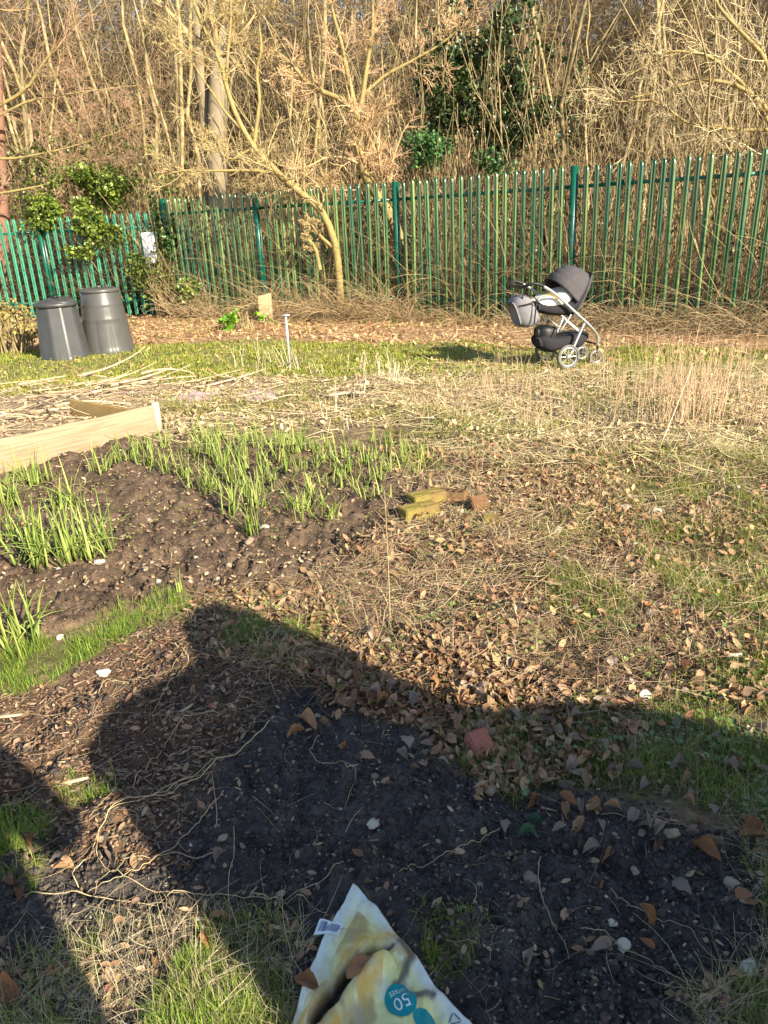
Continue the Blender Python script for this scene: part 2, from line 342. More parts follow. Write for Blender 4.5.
cc = rcol((.048,.040,.036), (.105,.086,.072), n)*(1-inb)+rcol((.07,.045,.03), (.17,.115,.075), n)*inb
bagP = poly([(354,880),(285,950),(280,1100),(500,1100),(480,1000),(420,930)]); sc[inside(bagP, p[:, 0], p[:, 1])] = .0001; scv = sc[:, None]*(.7+.6*rng.random((n, 3)))
lt = rng.random(n) < .05; cc[lt] = rcol((.18,.14,.10), (.34,.28,.22), lt.sum())
G0 = on_ground(p, .001); RM = rotm(rng.random(n)*6.3, rng.random(n)*6.3, rng.random(n)*6.3); ps = []
for q in range(8):
    tv = IV*(1+.9*(rng.random((len(IV), 1))-.5)); k_ = np.arange(n) % 8 == q; ps.append(inst(tv, IF, G0[k_], RM[k_], scv[k_], cc[k_]))
V, F, Cc = join(ps)
tag(mk('soil_crumbs', V, F, M['crumb'], cols=Cc), 'loose crumbs of dark and brown soil strewn over the dug beds', 'soil', kind='stuff')
def leaf_template(L=1., W=.6, nx=4, curl=.35, fold=.25, wob=0, seed=0):
    r = np.random.default_rng(seed); us = np.linspace(0, 1, nx+1); V = []; F = []
    wj = [W*.5*(math.sin(math.pi*min(1, (u*.94+.03))**.8))*(1+wob*(r.random()-.5)) for u in us]; wj[0] *= .5; wj[-1] = .02
    for i, u in enumerate(us):
        z = curl*math.sin(u*2.6)*.5; wi = wj[i]; k = 1+wob*(r.random()-.5)
        for s in (-1, -.5, 0, .5, 1): V.append(((u-.5)*L, s*wi*k*(1-.3*fold*(abs(s) > .9)), z+fold*s*s*wi*1.5+(.05*math.sin(u*9+seed+s*2))*abs(s)+(r.random()-.5)*wob*.12))
    for i in range(nx):
        for j in range(4): a = i*5+j; F.append((a, a+1, a+6, a+5))
    return np.array(V), np.array(F)
def simple_leaf(curl=.25):
    return np.array([(-.5,0,0),(-.1,-.3,curl),(-.1,.3,curl),(.15,0,.1),(.5,0,curl*.6),(-.15,0,-.02)]), np.array([(0,1,5),(0,5,2),(5,1,3),(5,3,2),(1,4,3),(3,4,2)])
LV = np.array([(-.5,0,0),(-.22,-.27,.14),(-.22,0,0),(-.22,.27,.10),(.12,-.30,.2),(.12,0,.05),(.12,.28,.12),(.36,-.14,.2),(.36,0,.14),(.36,.15,.22),(.52,0,.24)])
LF = np.array([(0,1,2),(0,2,3),(1,4,5),(1,5,2),(2,5,6),(2,6,3),(4,7,8),(4,8,5),(5,8,9),(5,9,6),(7,10,8),(8,10,9)])
def litter(n, y0, y1, wf, s0, s1, ca, cb, sx=1., name='leaf_litter', flat=.5, lift=.01):
    p = scatter_pts(n, (-14, 14, y0, y1), wf)
    sc = (s0+(s1-s0)*rng.random(n)**1.5)[:, None]*np.array([[1*sx, .8, .8]])*(.7+.6*rng.random((n, 3)))
    Mx = rotm(rng.random(n)*6.3, (rng.random(n)-.5)*2*flat, (rng.random(n)-.5)*2*flat)
    return inst(LV, LF, on_ground(p, lift*rng.random(n)+.003), Mx, sc, rcol(ca, cb, n, .2))
parts = [litter(3000, .85, 2.6, lambda x, y: .5*zone('dark', x, y)*np.clip(fbm(x*5, y*5, 56)*4-1.4, .1, 1), .003, .014, (.10,.08,.06), (.34,.26,.18), flat=.6),
 litter(15000, 1.5, 9, lambda x, y: (.3+.5*(y > 3.3))*zone('mess', x, y)*np.clip(fbm(x*2.5, y*2.5, 55)*4-1.5, .1, 1)+.42*zone('leafy', x, y), .014, .052, (.16,.08,.04), (.44,.29,.16), flat=.9, lift=.03),
 litter(9000, 5, 15, lambda x, y: .8*zone('straw', x, y)*(y > 4)+.5*zone('sticks', x, y), .02, .06, (.36,.24,.12), (.6,.46,.28), flat=.9, lift=.04),
 litter(8000, 8, 16, lambda x, y: (.95-.55*(x > .3)-.25*(x > 2))*zone('fencelitter', x, y)+.08*zone('lawn', x, y), .03, .09, (.36,.19,.09), (.58,.38,.20), flat=.9, lift=.04),
 litter(2500, .85, 3, lambda x, y: .5*zone('straw', x, y)+.25*zone('chips', x, y)+.05*zone('dark', x, y), .01, .035, (.24,.13,.07), (.46,.33,.2)),
 litter(2500, 3, 8, lambda x, y: .5*zone('bed', x, y), .01, .035, (.3,.17,.09), (.5,.38,.25)),
 litter(5000, 15.5, 30, lambda x, y: .9+0*x, .05, .12, (.16,.09,.05), (.36,.22,.12), flat=.9, lift=.08)]
V, F, Cc = join(parts)
tag(mk('leaf_litter', V, F, M['litter'], cols=Cc), 'carpet of small brown broken leaves over the plot and along the fence', 'leaf litter', kind='stuff')
n = 5200
p = scatter_pts(n, (-4, 4, 1.3, 4.5), lambda x, y: zone('chips', x, y)+.08*zone('mess', x, y)+.02*zone('dark', x, y))
BX = np.array([(x, y, z) for x in (-.5, .5) for y in (-.5, .5) for z in (-.5, .5)])*np.array([1, 1, 1]); BX[4:, 1] *= .6
BF = np.array([(0,1,3,2),(4,6,7,5),(0,4,5,1),(2,3,7,6),(0,2,6,4),(1,5,7,3)])
scv = np.stack([.008+.035*rng.random(n)**2, .003+.007*rng.random(n), .001+.003*rng.random(n)], 1)
V, F, Cc = inst(BX, BF, on_ground(p, .005), rotm(rng.random(n)*6.3, (rng.random(n)-.5)*.7, (rng.random(n)-.5)*.9), scv, rcol((.15,.08,.045), (.36,.24,.16), n))
tag(mk('wood_chips', V, F, M['litter'], cols=Cc), 'brown bark chips and splinters strewn over the near left soil', 'wood chips', kind='stuff')
# ------------------------------------------------------------------ strand field helper
def strands(start, L, el, K=6, bend=.5, r0=.003, sag=0., yaw=None, r1=.4):
    n = len(start); yaw = rng.random(n)*6.283 if yaw is None else yaw
    P = np.zeros((n, K, 3)); P[:, 0] = start; e = el.copy(); yw = yaw.copy(); dy = (rng.random(n)-.5)*bend; de = (rng.random(n)-.5)*bend*.6-sag
    for k in range(1, K):
        s = L/(K-1); P[:, k] = P[:, k-1]+np.stack([np.cos(e)*np.cos(yw), np.cos(e)*np.sin(yw), np.sin(e)], 1)*s[:, None]
        yw = yw+dy+(rng.random(n)-.5)*bend*.6; e = e+de+(rng.random(n)-.5)*bend*.4
    R = np.asarray(r0)*np.ones(n); R = R[:, None]*np.linspace(1, r1, K)[None]
    return P, R
def clampz(P, dz=.004):
    h = height(P[..., 0].ravel(), P[..., 1].ravel()).reshape(P.shape[:2]); P[..., 2] = np.maximum(P[..., 2], h+dz); return P
# grass ----------------------------------------------------------------------
def grassfield(n, y0, y1, wf, l0, l1, w, ca, cb, lean=.9, K=3, wy=0., l0n=.1):
    p = scatter_pts(n, (-14, 14, y0, y1), wf)
    L = l0+(l1-l0)*rng.random(n)**1.3
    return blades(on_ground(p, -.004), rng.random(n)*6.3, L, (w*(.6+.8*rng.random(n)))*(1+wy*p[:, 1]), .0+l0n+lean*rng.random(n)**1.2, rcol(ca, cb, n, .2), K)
def tuft(k, s): return lambda x, y: zone(k, x, y)*np.clip((fbm(x*s, y*s, 77)-.42)*6, 0, 1)
G = [grassfield(7000, .9, 1.9, lambda x, y: zone('straw', x, y)*np.clip((fbm(x*7, y*7, 80)-.45)*6, .0, 1), .03, .08, .0022, (.13,.22,.03), (.34,.40,.08), lean=1.6), grassfield(56000, 8, 14, lambda x, y: zone('lawn', x, y)*(.2+.8*(fbm(x*1.5, y*1.5, 8) > .45)), .02, .06, .006, (.22,.27,.035), (.42,.40,.09), wy=.12),
     grassfield(15000, .9, 4.2, lambda x, y: zone('grass', x, y)*np.clip((fbm(x*9, y*9, 78)-.38)*6, .05, 1), .02, .065, .0022, (.13,.24,.028), (.34,.42,.07), lean=1.4),
     grassfield(26000, 1.2, 3.4, lambda x, y: zone('thin', x, y)*np.clip((fbm(x*8, y*8, 77)-.36)*5, .04, 1)*(y < 3.4), .02, .07, .0021, (.12,.21,.025), (.32,.38,.07), lean=1.3),
     grassfield(9000, 2.6, 7.5, lambda x, y: zone('mess', x, y)*(x > .7)*np.clip((fbm(x*1.7, y*1.7, 97)-.52)*9, 0, 1), .02, .07, .0028, (.14,.20,.03), (.36,.38,.08), wy=.1),
     grassfield(14000, 2.6, 8, tuft('thin', 4), .02, .08, .003, (.14,.19,.025), (.34,.34,.07), wy=.1),
     grassfield(16000, 4, 9.5, lambda x, y: zone('straw', x, y)*np.clip((fbm(x*1.6, y*1.6, 79)-.47)*7, 0, 1), .03, .10, .004, (.16,.20,.03), (.36,.36,.08), wy=.1),
     grassfield(3500, 1.5, 6, tuft('mess', 5), .02, .06, .002, (.13,.19,.025), (.3,.32,.06), wy=.2),
     grassfield(1500, 12, 16, lambda x, y: tuft('fencelitter', 3)(x, y), .05, .2, .012, (.14,.2,.03), (.3,.32,.06))]
V, F, Cc = join(G)
tag(mk('green_grass', V, F, M['blade'], cols=Cc), 'short green grass of the lawn strip and the tufts between the beds', 'grass', kind='stuff')
G = [grassfield(15000, 3.9, 10, lambda x, y: zone('straw', x, y, .3)*(.10+.9*(x > .1)*np.clip((fbm(x*2.6, y*2.6, 91)-.5)*10, .02, 1)), .04, .22, .0026, (.38,.29,.13), (.76,.66,.38), lean=2.0, K=4, wy=.12, l0n=.75),
     grassfield(8000, 3.4, 8, lambda x, y: zone('mess', x, y, .3)*(x > .2)*(y > 3.3)*1.0*np.clip((fbm(x*2.4, y*2.4, 93)-.48)*8, .03, 1), .03, .13, .0022, (.42,.33,.14), (.74,.62,.36), lean=1.8, K=4, wy=.1, l0n=.8),
     grassfield(8000, .9, 2.6, lambda x, y: zone('straw', x, y), .03, .10, .0011, (.34,.27,.14), (.62,.52,.32), lean=1.9, K=5),
     grassfield(3500, 1.3, 3.2, lambda x, y: zone('thin', x, y)*.6, .04, .13, .0011, (.34,.26,.14), (.6,.5,.3), lean=1.9, K=5),
     grassfield(16000, 2.3, 6.5, lambda x, y: zone('mess', x, y)*np.clip((fbm(x*3, y*3, 92)-.25)*3, .1, 1), .03, .14, .0014, (.34,.24,.13), (.66,.52,.32), lean=1.5, K=4, wy=.2, l0n=.6),
     grassfield(11000, 7.5, 13, lambda x, y: zone('lawn', x, y)*.3+zone('fencelitter', x, y)*.9*(x > 0), .04, .12, .004, (.26,.18,.08), (.54,.41,.21), lean=1.5, K=3, wy=.06)]
V, F, Cc = join(G)
tag(mk('dry_grass', V, F, M['straw'], cols=Cc), 'straw coloured dead grass lying and standing between the beds and the lawn', 'dry grass', kind='stuff')
# woody debris lying over the messy ground
def debris(n, y0, y1, wf, l0, l1, r, ca, cb, wy=0., K=6):
    p = scatter_pts(n, (-14, 14, y0, y1), wf); L = l0+(l1-l0)*rng.random(n)**1.5
    P, R = strands(on_ground(p, .008), L, (rng.random(n)-.3)*.5, K, .55, r*(.6+.8*rng.random(n))*(1+wy*p[:, 1]), .05); P = clampz(P)
    V, F = tubes(P, R); return V, F, np.repeat(rcol(ca, cb, n), K*3, 0)
D = [debris(7000, 3.9, 9, lambda x, y: zone('straw', x, y, .3)*(.3+.7*(x > .1)), .1, .4, .0016, (.46,.36,.18), (.78,.66,.42), .12, 5),
     debris(2500, 2.6, 5, lambda x, y: zone('mess', x, y)*(x > 0), .06, .3, .0012, (.42,.31,.16), (.72,.58,.36), .12, 5),
     debris(1100, .9, 2.3, lambda x, y: zone('straw', x, y), .06, .22, .0009, (.42,.34,.2), (.66,.56,.38)),
     debris(8500, 1.9, 6, lambda x, y: zone('mess', x, y)*np.clip(fbm(x*3, y*3, 57)*4-1.3, .15, 1), .05, .24, .0013, (.16,.09,.06), (.50,.36,.23), .15),
     debris(350, .9, 2.6, lambda x, y: zone('dark', x, y)*.25+zone('straw', x, y), .04, .2, .0009, (.3,.22,.13), (.55,.44,.28)),
     debris(700, 1.4, 3.2, lambda x, y: zone('chips', x, y), .04, .18, .0011, (.24,.15,.09), (.5,.38,.24)),
     debris(1800, 5.5, 10, lambda x, y: zone('sticks', x, y)+.4*zone('straw', x, y), .1, .6, .003, (.34,.24,.14), (.68,.56,.4), .08),
     debris(1500, 9, 16, lambda x, y: zone('fencelitter', x, y), .15, .7, .004, (.34,.22,.12), (.62,.46,.28), .04)]
V, F, Cc = join(D)
tag(mk('twig_debris', V, F, M['straw'], cols=Cc), 'fine dead twigs and stems littered over the ground', 'twigs', kind='stuff')
# small broad-leaved weeds
def weeds(n, y0, y1, wf, s0, s1, ca, cb):
    p = scatter_pts(n, (-14, 14, y0, y1), wf)
    sc = (s0+(s1-s0)*rng.random(n))
    return inst(LV*np.array([1, 1.3, 1]), LF, on_ground(p, .012+.02*rng.random(n)), rotm(rng.random(n)*6.3, (rng.random(n)-.5), (rng.random(n)-.5)), sc, rcol(ca, cb, n))
V, F, Cc = join([weeds(2600, 1.8, 7, tuft('mess', 4), .008, .022, (.10,.16,.03), (.26,.30,.09)), weeds(1400, 1.3, 3, lambda x, y: tuft('thin', 6)(x, y), .008, .022, (.07,.13,.03), (.2,.26,.09)),
                 weeds(700, 3.5, 6, tuft('bed', 4), .008, .02, (.13,.18,.03), (.28,.32,.08)), weeds(1500, 9, 12, lambda x, y: zone('lawn', x, y), .02, .05, (.14,.19,.03), (.3,.34,.08)),
                 weeds(500, 2.4, 3.6, lambda x, y: (np.abs(x+.35) < .6)*tuft('mess', 6)(x, y)+zone('chips', x, y)*.04, .008, .018, (.12,.16,.04), (.26,.28,.10))])
tag(mk('low_weeds', V, F, M['leafgreen'], cols=Cc), 'low green weeds creeping through the leaf litter', 'weeds', kind='stuff')
# ------------------------------------------------------------------ fences
GH = 2.25
def pale_mesh(h, w=.082, d=.030):
    prof = [(-.5,0),(-.38,.55),(-.20,1),(-.08,.45),(0,.25),(.08,.45),(.20,1),(.38,.55),(.5,0)]
    V = []; F = []; zs = [(.04,1),(h-.10,1),(h-.035,.95),(h,.35)]; npf = len(prof); th = .004
    for z, k in zs:
        for (a, b) in prof: V.append((a*w*k, -b*d, z))
        for (a, b) in prof: V.append((a*w*k*.96, -b*d+th, z))
    for i in range(len(zs)-1):
        o, q = i*2*npf, (i+1)*2*npf
        for j in range(npf-1):
            F.append((o+j, o+j+1, q+j+1, q+j)); F.append((o+npf+j+1, o+npf+j, q+npf+j, q+npf+j+1))
        F.append((o+npf, o, q, q+npf)); F.append((o+npf-1, o+2*npf-1, q+2*npf-1, q+npf-1))
    t = (len(zs)-1)*2*npf
    for j in range(npf-1): F.append((t+j, t+j+1, t+npf+j+1, t+npf+j))
    return np.array(V), np.array(F)
def boxes(L):
    V = []; F = []
    for (c, s) in L:
        n = len(V)*8
        V.append(BX0*np.array(s)+np.array(c)); F.append(BF+n)
    return np.concatenate(V), np.concatenate(F)
BX0 = np.array([(x, y, z) for x in (-.5, .5) for y in (-.5, .5) for z in (-.5, .5)])
def fence(name, pts, h, pitch, pm, label, grp, rail_hi=.28):
    root = empty(name, (*pts[0], 0)); tag(root, label, 'fence')
    pv, pf = pale_mesh(h); me = mk('pale', pv, pf, pm, link=False).data
    ev, ef = boxes([((0, 0, h/2+.01), (.012, .08, h+.02)), ((0, -.044, h/2+.01), (.085, .008, h+.02)), ((0, .044, h/2+.01), (.085, .008, h+.02))]); pme = mk('post', ev, ef, M['green'], link=False).data
    bv, bf = boxes([((0, 0, 0), (.022, .012, .022))])
    for i in range(len(pts)):
        a = np.array(pts[i], float); j = min(i, len(pts)-2); d = np.array(pts[j+1])-np.array(pts[j]); ang = math.atan2(d[1], d[0])
        o = bpy.data.objects.new('post', pme); C.objects.link(o); o.parent = root; o.location = (a[0]-pts[0][0], a[1]-pts[0][1], gz(*a)-.02); o.rotation_euler = (0, 0, ang)
        if i == len(pts)-1: break
        L = np.linalg.norm(d); nrm = np.array([d[1], -d[0]])/L
        for z in (.33, h-rail_hi):
            v, f = boxes([((L/2, 0, 0), (L-.13, .006, .05)), ((L/2, .0275, -.022), (L-.13, .05, .006))])
            r = mk('rail', v, f, M['green'], root); r.location = (a[0]-pts[0][0], a[1]-pts[0][1], z); r.rotation_euler = (0, 0, ang)
        n = int((L-.14)/pitch); s0 = (L-(n-1)*pitch)/2
        for k in range(n):
            s = s0+k*pitch; q = a+d/L*s+nrm*.006; o = bpy.data.objects.new('pale', me); C.objects.link(o); o.parent = root
            o.location = (q[0]-pts[0][0], q[1]-pts[0][1], random.uniform(-.012, .012)); o.rotation_euler = (random.gauss(0, .004), random.gauss(0, .006), ang+random.gauss(0, .09))
    return root
FR = [(-4.1,15.95),(-2.1,14.78),(.45,13.72),(3.05,11.95),(5.38,10.25),(7.7,8.6)]
FL = [(-12.3,17.7),(-9.6,17.2),(-6.95,16.72),(-4.35,16.12)]
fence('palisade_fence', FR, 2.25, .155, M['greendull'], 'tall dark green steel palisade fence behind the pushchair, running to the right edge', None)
fence('palisade_fence', FL, 2.04, .178, M['greenlight'], 'lower light green palisade fence behind the two compost bins', None)
def fy(x):  # fence line y at x
    P = FL[:-1]+[(-4.2,16.0)]+FR[1:]; return np.interp(x, [p[0] for p in P], [p[1] for p in P])
# sign on the left fence
s0 = aty(149.5, 248, 16.08); sg = empty('notice_sign', (s0[0], s0[1], s0[2])); sg.rotation_euler = (0, 0, math.atan2(-.6, 2.6))
tag(sg, 'small blank white notice fixed to the green fence near the corner', 'sign')
v, f = boxes([((0, 0, 0), (.28, .006, .60))]); o = mk('board', v, f, M['white'], sg)
bv = o.modifiers.new('b', 'BEVEL'); bv.width = .002
for s in (-1, 1):
    v, f = boxes([((0, -.006, s*.27), (.016, .006, .016))]); mk('fixing', v, f, M['steel'], sg)
# ------------------------------------------------------------------ trees
def kids(P, L, R, m, tmin, ang, lr, K, up, wig, rr=.55, tmax=1.):
    B, Kp, _ = P.shape
    t = tmin+(tmax-tmin)*rng.random((B, m)); t = np.sort(t, 1); f = t*(Kp-1); i = np.minimum(f.astype(int), Kp-2); fr = (f-i)[..., None]
    bi = np.arange(B)[:, None]; A = P[bi, i]; Bn = P[bi, i+1]; st = A*(1-fr)+Bn*fr
    T = Bn-A; T /= np.linalg.norm(T, axis=2, keepdims=True)+1e-9; r = R[bi, i]*(1-fr[..., 0])+R[bi, i+1]*fr[..., 0]
    rv = rng.normal(size=T.shape); rv -= (rv*T).sum(2, keepdims=True)*T; rv /= np.linalg.norm(rv, axis=2, keepdims=True)+1e-9
    a = (ang*(.6+.7*rng.random((B, m))))[..., None]
    D = T*np.cos(a)+rv*np.sin(a); D = D.reshape(-1, 3)
    nl = (L[:, None]*lr*(.55+.7*rng.random((B, m)))*(1.15-.6*t)).reshape(-1); st = st.reshape(-1, 3); n = len(st)
    Q = np.zeros((n, K, 3)); Q[:, 0] = st
    for k in range(1, K):
        D = D+rng.normal(size=D.shape)*wig+np.array([0, 0, up]); D /= np.linalg.norm(D, axis=1, keepdims=True); Q[:, k] = Q[:, k-1]+D*(nl/(K-1))[:, None]
    r = (r*rr).reshape(-1)
    return Q, nl, r[:, None]*np.linspace(1, .35, K)[None]
def make_tree(name, trunks, tr_r, spec, barkmat, tw_a, tw_b, minr=.0035, limbname='limb'):
    """trunks: (B,K,3); spec: per level (m,tmin,ang,lr,K,up,wig)"""
    root = empty(name, (0, 0, 0)); L = np.linalg.norm(np.diff(trunks, axis=1), axis=2).sum(1)
    P, LL, R = trunks, L, tr_r; tw = []; mainr = tr_r[:, 0].argmax()
    for q in range(len(trunks)):
        v, f = tubes(trunks[q:q+1], tr_r[q:q+1], 9); mk('trunk' if q == mainr else limbname, v, f, barkmat, root, smooth=True)
    for li, (m, tmin, ang, lr, K, up, wig, *rx) in enumerate(spec):
        P, LL, R = kids(P, LL, R, m, tmin, ang, lr, K, up, wig, *rx); R = np.maximum(R, minr)
        v, f = tubes(P, R, 3); tw.append((v, f, np.repeat(rcol(tw_a, tw_b, len(P)), K*3, 0)))
    V, F, Cc = join(tw); mk('crown', V, F, M['twigs'], root, cols=Cc)
    return root
def trunkline(H, K=10, lean=.3, wig=.12, base=(0, 0)):
    z = np.linspace(-.1, H, K); a = random.uniform(0, 6.28); q = np.zeros((1, K, 3)); q[0, :, 2] = z
    q[0, :, 0] = base[0]+lean*math.cos(a)*(z/H)**1.3*H*.2+np.cumsum(rng.normal(0, wig*.3, K)); q[0, :, 1] = base[1]+lean*math.sin(a)*(z/H)**1.3*H*.2+np.cumsum(rng.normal(0, wig*.3, K)); return q
protos = []
TAN = ((.20,.145,.065), (.56,.43,.21)); RED = ((.24,.15,.08), (.56,.38,.20)); OLV = ((.20,.165,.06), (.54,.44,.20))
for i in range(3):   # slender upright trees
    H = 9+i; tl = trunkline(H, 14, .5, .28); protos.append(make_tree('bare_tree', tl, np.linspace(.055, .014, 14)[None], [(46,.08,.95,.26,7,.02,.2,.33),(10,.08,.8,.5,5,.0,.26),(7,.08,.75,.55,4,-.01,.3),(4,.1,.75,.65,3,0,.3)], M['bark'], *TAN, minr=.0048))
for i in range(3):   # multi stemmed twiggy shrubs with arching, wandering branches
    H = 7. if i < 2 else 6.; tl = np.concatenate([trunkline(H*random.uniform(.6, 1.1), 12, 1.8 if i < 2 else 1.3, .42, (random.uniform(-.4,.4), random.uniform(-.4,.4))) for _ in range(5)])
    protos.append(make_tree('bare_shrub', tl, np.tile(np.linspace(.024 if i < 2 else .017, .006, 12)[None], (5, 1)), [(18,.10,1.0,.42,8,.0,.24,.5),(10,.08,.9,.5,6,-.03,.28),(7,.08,.8,.6,4,-.02,.32),(3,.1,.8,.65,3,0,.3)], M['bark'], *(RED if i < 2 else OLV), minr=.0042, limbname='trunk'))
for i in range(2):   # larger trees further in
    tl = trunkline(13, 12, .3, .25); protos.append(make_tree('bare_tree', tl, np.linspace(.11, .04, 12)[None], [(36,.12,.9,.28,7,.03,.2,.35),(10,.12,.8,.5,5,.02,.24),(7,.1,.75,.55,4,.0,.26),(4,.1,.7,.6,3,0,.25)], M['bark_grey'], *TAN, minr=.006))
def copy_tree(o, parent=None):
    c = o.copy(); C.objects.link(c); c.parent = parent
    for ch in [x for x in list(C.objects) if x.parent == o]: copy_tree(ch, c)
    return c
used = set()
kids_of = {o: [x for x in C.objects if x.parent == o] for o in protos}
def place(pi, x, y, s, rz, label, group, cat='tree', tilt=0):
    o = protos[pi]
    if pi in used:
        c = o.copy(); C.objects.link(c)
        for ch in kids_of[o]: d = ch.copy(); C.objects.link(d); d.parent = c
        o = c
    used.add(pi); o.location = (x, y, 0); o.scale = (s, s, s); o.rotation_euler = (tilt*random.uniform(-1, 1), tilt*random.uniform(-1, 1), rz); tag(o, label, cat, group); return o
def xat(px, Y): return float(aty(px, 180, Y)[0])
GW = 'bare trees of the wood behind the fence'; GS = 'bare shrubs behind the fence'
# stems one can pick out
for px, Y, pi, s in [(138,18.5,0,1.0),(150,19,1,1.1),(160,18.2,2,.95),(178,19.5,0,1.2),(192,18.3,1,1.05),(110,20,2,1.1),(545,15.2,1,.9),(600,15.0,0,.9),(570,16.5,2,1.1),(425,17.5,0,1.),(455,18,1,1.),(648,17.,2,.9),(700,16.5,0,.9),(735,18,1,1.),(300,18,2,1.),(325,17.2,0,.85),(60,20,1,1.2),(30,19,0,1.)]:
    place(pi, xat(px, Y), Y, s, random.uniform(0, 6.28), 'slender bare tree with thin olive trunk just behind the fence', GW, tilt=.05)
for i in range(40):
    Y = random.uniform(18, 40); px = (i*197.3) % 900-66; big = Y > 27 and random.random() < .5
    place(random.choice((6, 7)) if big else random.choice((0, 1, 2)), xat(px, Y), Y, random.uniform(.9, 1.3), random.uniform(0, 6.28), 'grey barked bare tree deeper in the wood' if big else 'thin bare tree in the crowded depth of the wood', GW+(', larger' if big else ', deeper'), tilt=.06)
for i in range(56):
    px = -50+i*16+random.uniform(-8, 8); fe = 13.
    for _ in range(30): fe = .5*fe+.5*float(fy(xat(px, fe)))
    Y = fe+.6+random.uniform(1.0, 5)
    pi = (3, 4, 3, 5)[i % 4] if px < 420 else random.choice((5, 5, 5, 4))
    place(pi, xat(px, Y), Y, random.uniform(.75, 1.1), random.uniform(0, 6.28), 'reddish brown twiggy bare shrub above the fence' if pi < 5 else 'olive twiggy bare shrub above the fence', GS+(' reddish' if pi < 5 else ' olive'), 'shrub', tilt=.1)
for i in range(26):
    px = (i*151.) % 860-40; Y = random.uniform(28, 50)
    place(random.choice((3, 4, 5)), xat(px, Y), Y, random.uniform(1.6, 2.4), random.uniform(0, 6.28), 'tall bare thicket tree far back in the wood', 'bare thicket trees far back', tilt=.05)
# thick twin trunk, left edge trunk
def px_line(pts, Y, K=None):
    P = np.array([aty(a, b, Y+(c[0] if c else 0)) for a, b, *c in pts])
    if K:
        t = np.linspace(0, len(P)-1, K); P = np.stack([np.interp(t, np.arange(len(P)), P[:, q]) for q in range(3)], 1)
    return P
Y = 19.; a = px_line([(220,300),(217,200),(217,120),(219,60),(216,0),(214,-60),(212,-160)], Y, 12); b = px_line([(208,300),(208,200),(206,120),(200,60),(196,0),(188,-60),(180,-160)], Y+.2, 12)
t = make_tree('bare_tree', np.stack([a, b]), np.stack([np.linspace(.25,.16,12), np.linspace(.18,.09,12)]), [(8,.45,.8,.2,6,.08,.12),(7,.2,.7,.5,5,.05,.18),(5,.2,.7,.55,4,.03,.2)], M['bark_grey'], *TAN)
tag(t, 'thick grey trunked twin stemmed tree rising behind the fence corner', 'tree')
a = px_line([(3,300),(2,230),(0,170),(-3,100),(-6,0),(-8,-100)], 18.2, 10)
t = make_tree('bare_tree', a[None], np.linspace(.17,.10,10)[None], [(6,.5,.8,.25,6,.08,.12),(6,.2,.7,.5,5,.05,.18),(5,.2,.7,.55,4,.03,.2)], M['bark_red'], *RED)
tag(t, 'reddish trunked tree at the far left edge behind the fence', 'tree')
# leaning yellow tree in front of the fence
def padk(P, K): t = np.linspace(0, len(P)-1, K); return np.stack([np.interp(t, np.arange(len(P)), P[:, q]) for q in range(3)], 1)
def hero(lines, Y, label, spec, tw, bm='yellow_bark'):
    K = 14; Ps = []; Rs = []
    for pts, r0, r1 in lines: Ps.append(px_line(pts, Y, K)); Rs.append(np.linspace(r0, r1, K))
    t = make_tree('leaning_tree', np.stack(Ps), np.stack(Rs), spec, M[bm], *tw); tag(t, label, 'tree'); return t
hero([([(341,312),(340,290),(338,262),(333,235),(324,214),(311,201),(297,190),(283,178),(268,163),(254,147)], .072, .05),
      ([(254,147),(243,130),(233,108),(226,85),(220,60),(207,35),(196,10),(186,-25),(178,-60)], .048, .02),
      ([(254,147),(257,122),(260,98),(256,72),(262,48),(258,20),(262,-20)], .035, .015),
      ([(302,193),(290,180),(276,173),(250,170),(215,171),(185,170),(160,176)], .035, .012),
      ([(240,128),(225,112),(214,95),(200,75),(185,50),(160,30)], .025, .01),
      ([(226,85),(228,50),(231,20),(230,-30)], .03, .012),
      ([(336,250),(322,238),(312,225),(306,222)], .035, .02),
      ([(320,270),(316,250),(306,236)], .04, .03),
      ([(254,147),(232,160),(215,150),(200,135)], .02, .008)], 14.05,
     'curved yellow barked tree leaning left over the fence from its foot', [(14,.4,.85,.42,8,.03,.2,.26),(8,.1,.8,.5,5,.0,.26,.6),(6,.1,.7,.6,4,.0,.22)], ((.40,.29,.12), (.64,.50,.26)))
hero([([(410,330),(405,270),(398,232),(388,212),(374,190),(364,172),(360,158),(358,135),(358,118)], .11, .08),
      ([(358,118),(350,107),(338,97),(322,92),(306,82),(292,64),(275,50)], .06, .02),
      ([(358,118),(363,95),(367,65),(373,30),(372,-20)], .05, .02),
      ([(356,110),(349,80),(342,45),(332,10),(325,-30)], .045, .018),
      ([(362,120),(370,140),(379,160),(390,182)], .035, .025),
      ([(318,120),(315,150),(322,175),(334,195)], .03, .02),
      ([(363,95),(385,75),(410,62),(440,45),(470,20)], .03, .012)], 14.35,
     'forked bare tree with broken yellow trunk leaning on the fence top', [(13,.35,.85,.42,8,.03,.2,.24),(9,.12,.75,.5,5,.02,.2,.6),(6,.1,.7,.6,4,.0,.22)], ((.38,.24,.13), (.55,.38,.22)))
hero([([(800,260),(790,160),(770,110),(740,85),(700,78),(660,92),(630,98)], .05, .012), ([(790,160),(750,90),(710,55),(670,50),(630,75)], .035, .01), ([(780,130),(740,130),(690,125),(655,100),(615,102)], .03, .01),
      ([(800,200),(768,60),(720,10),(700,-40)], .04, .015)], 12.6,
     'bare tree with pale arching branches reaching in from the right edge', [(12,.1,.8,.4,7,.03,.2,.3),(7,.1,.75,.5,5,.0,.24,.6),(5,.1,.7,.6,4,.0,.22)], ((.42,.32,.17), (.62,.50,.30)))
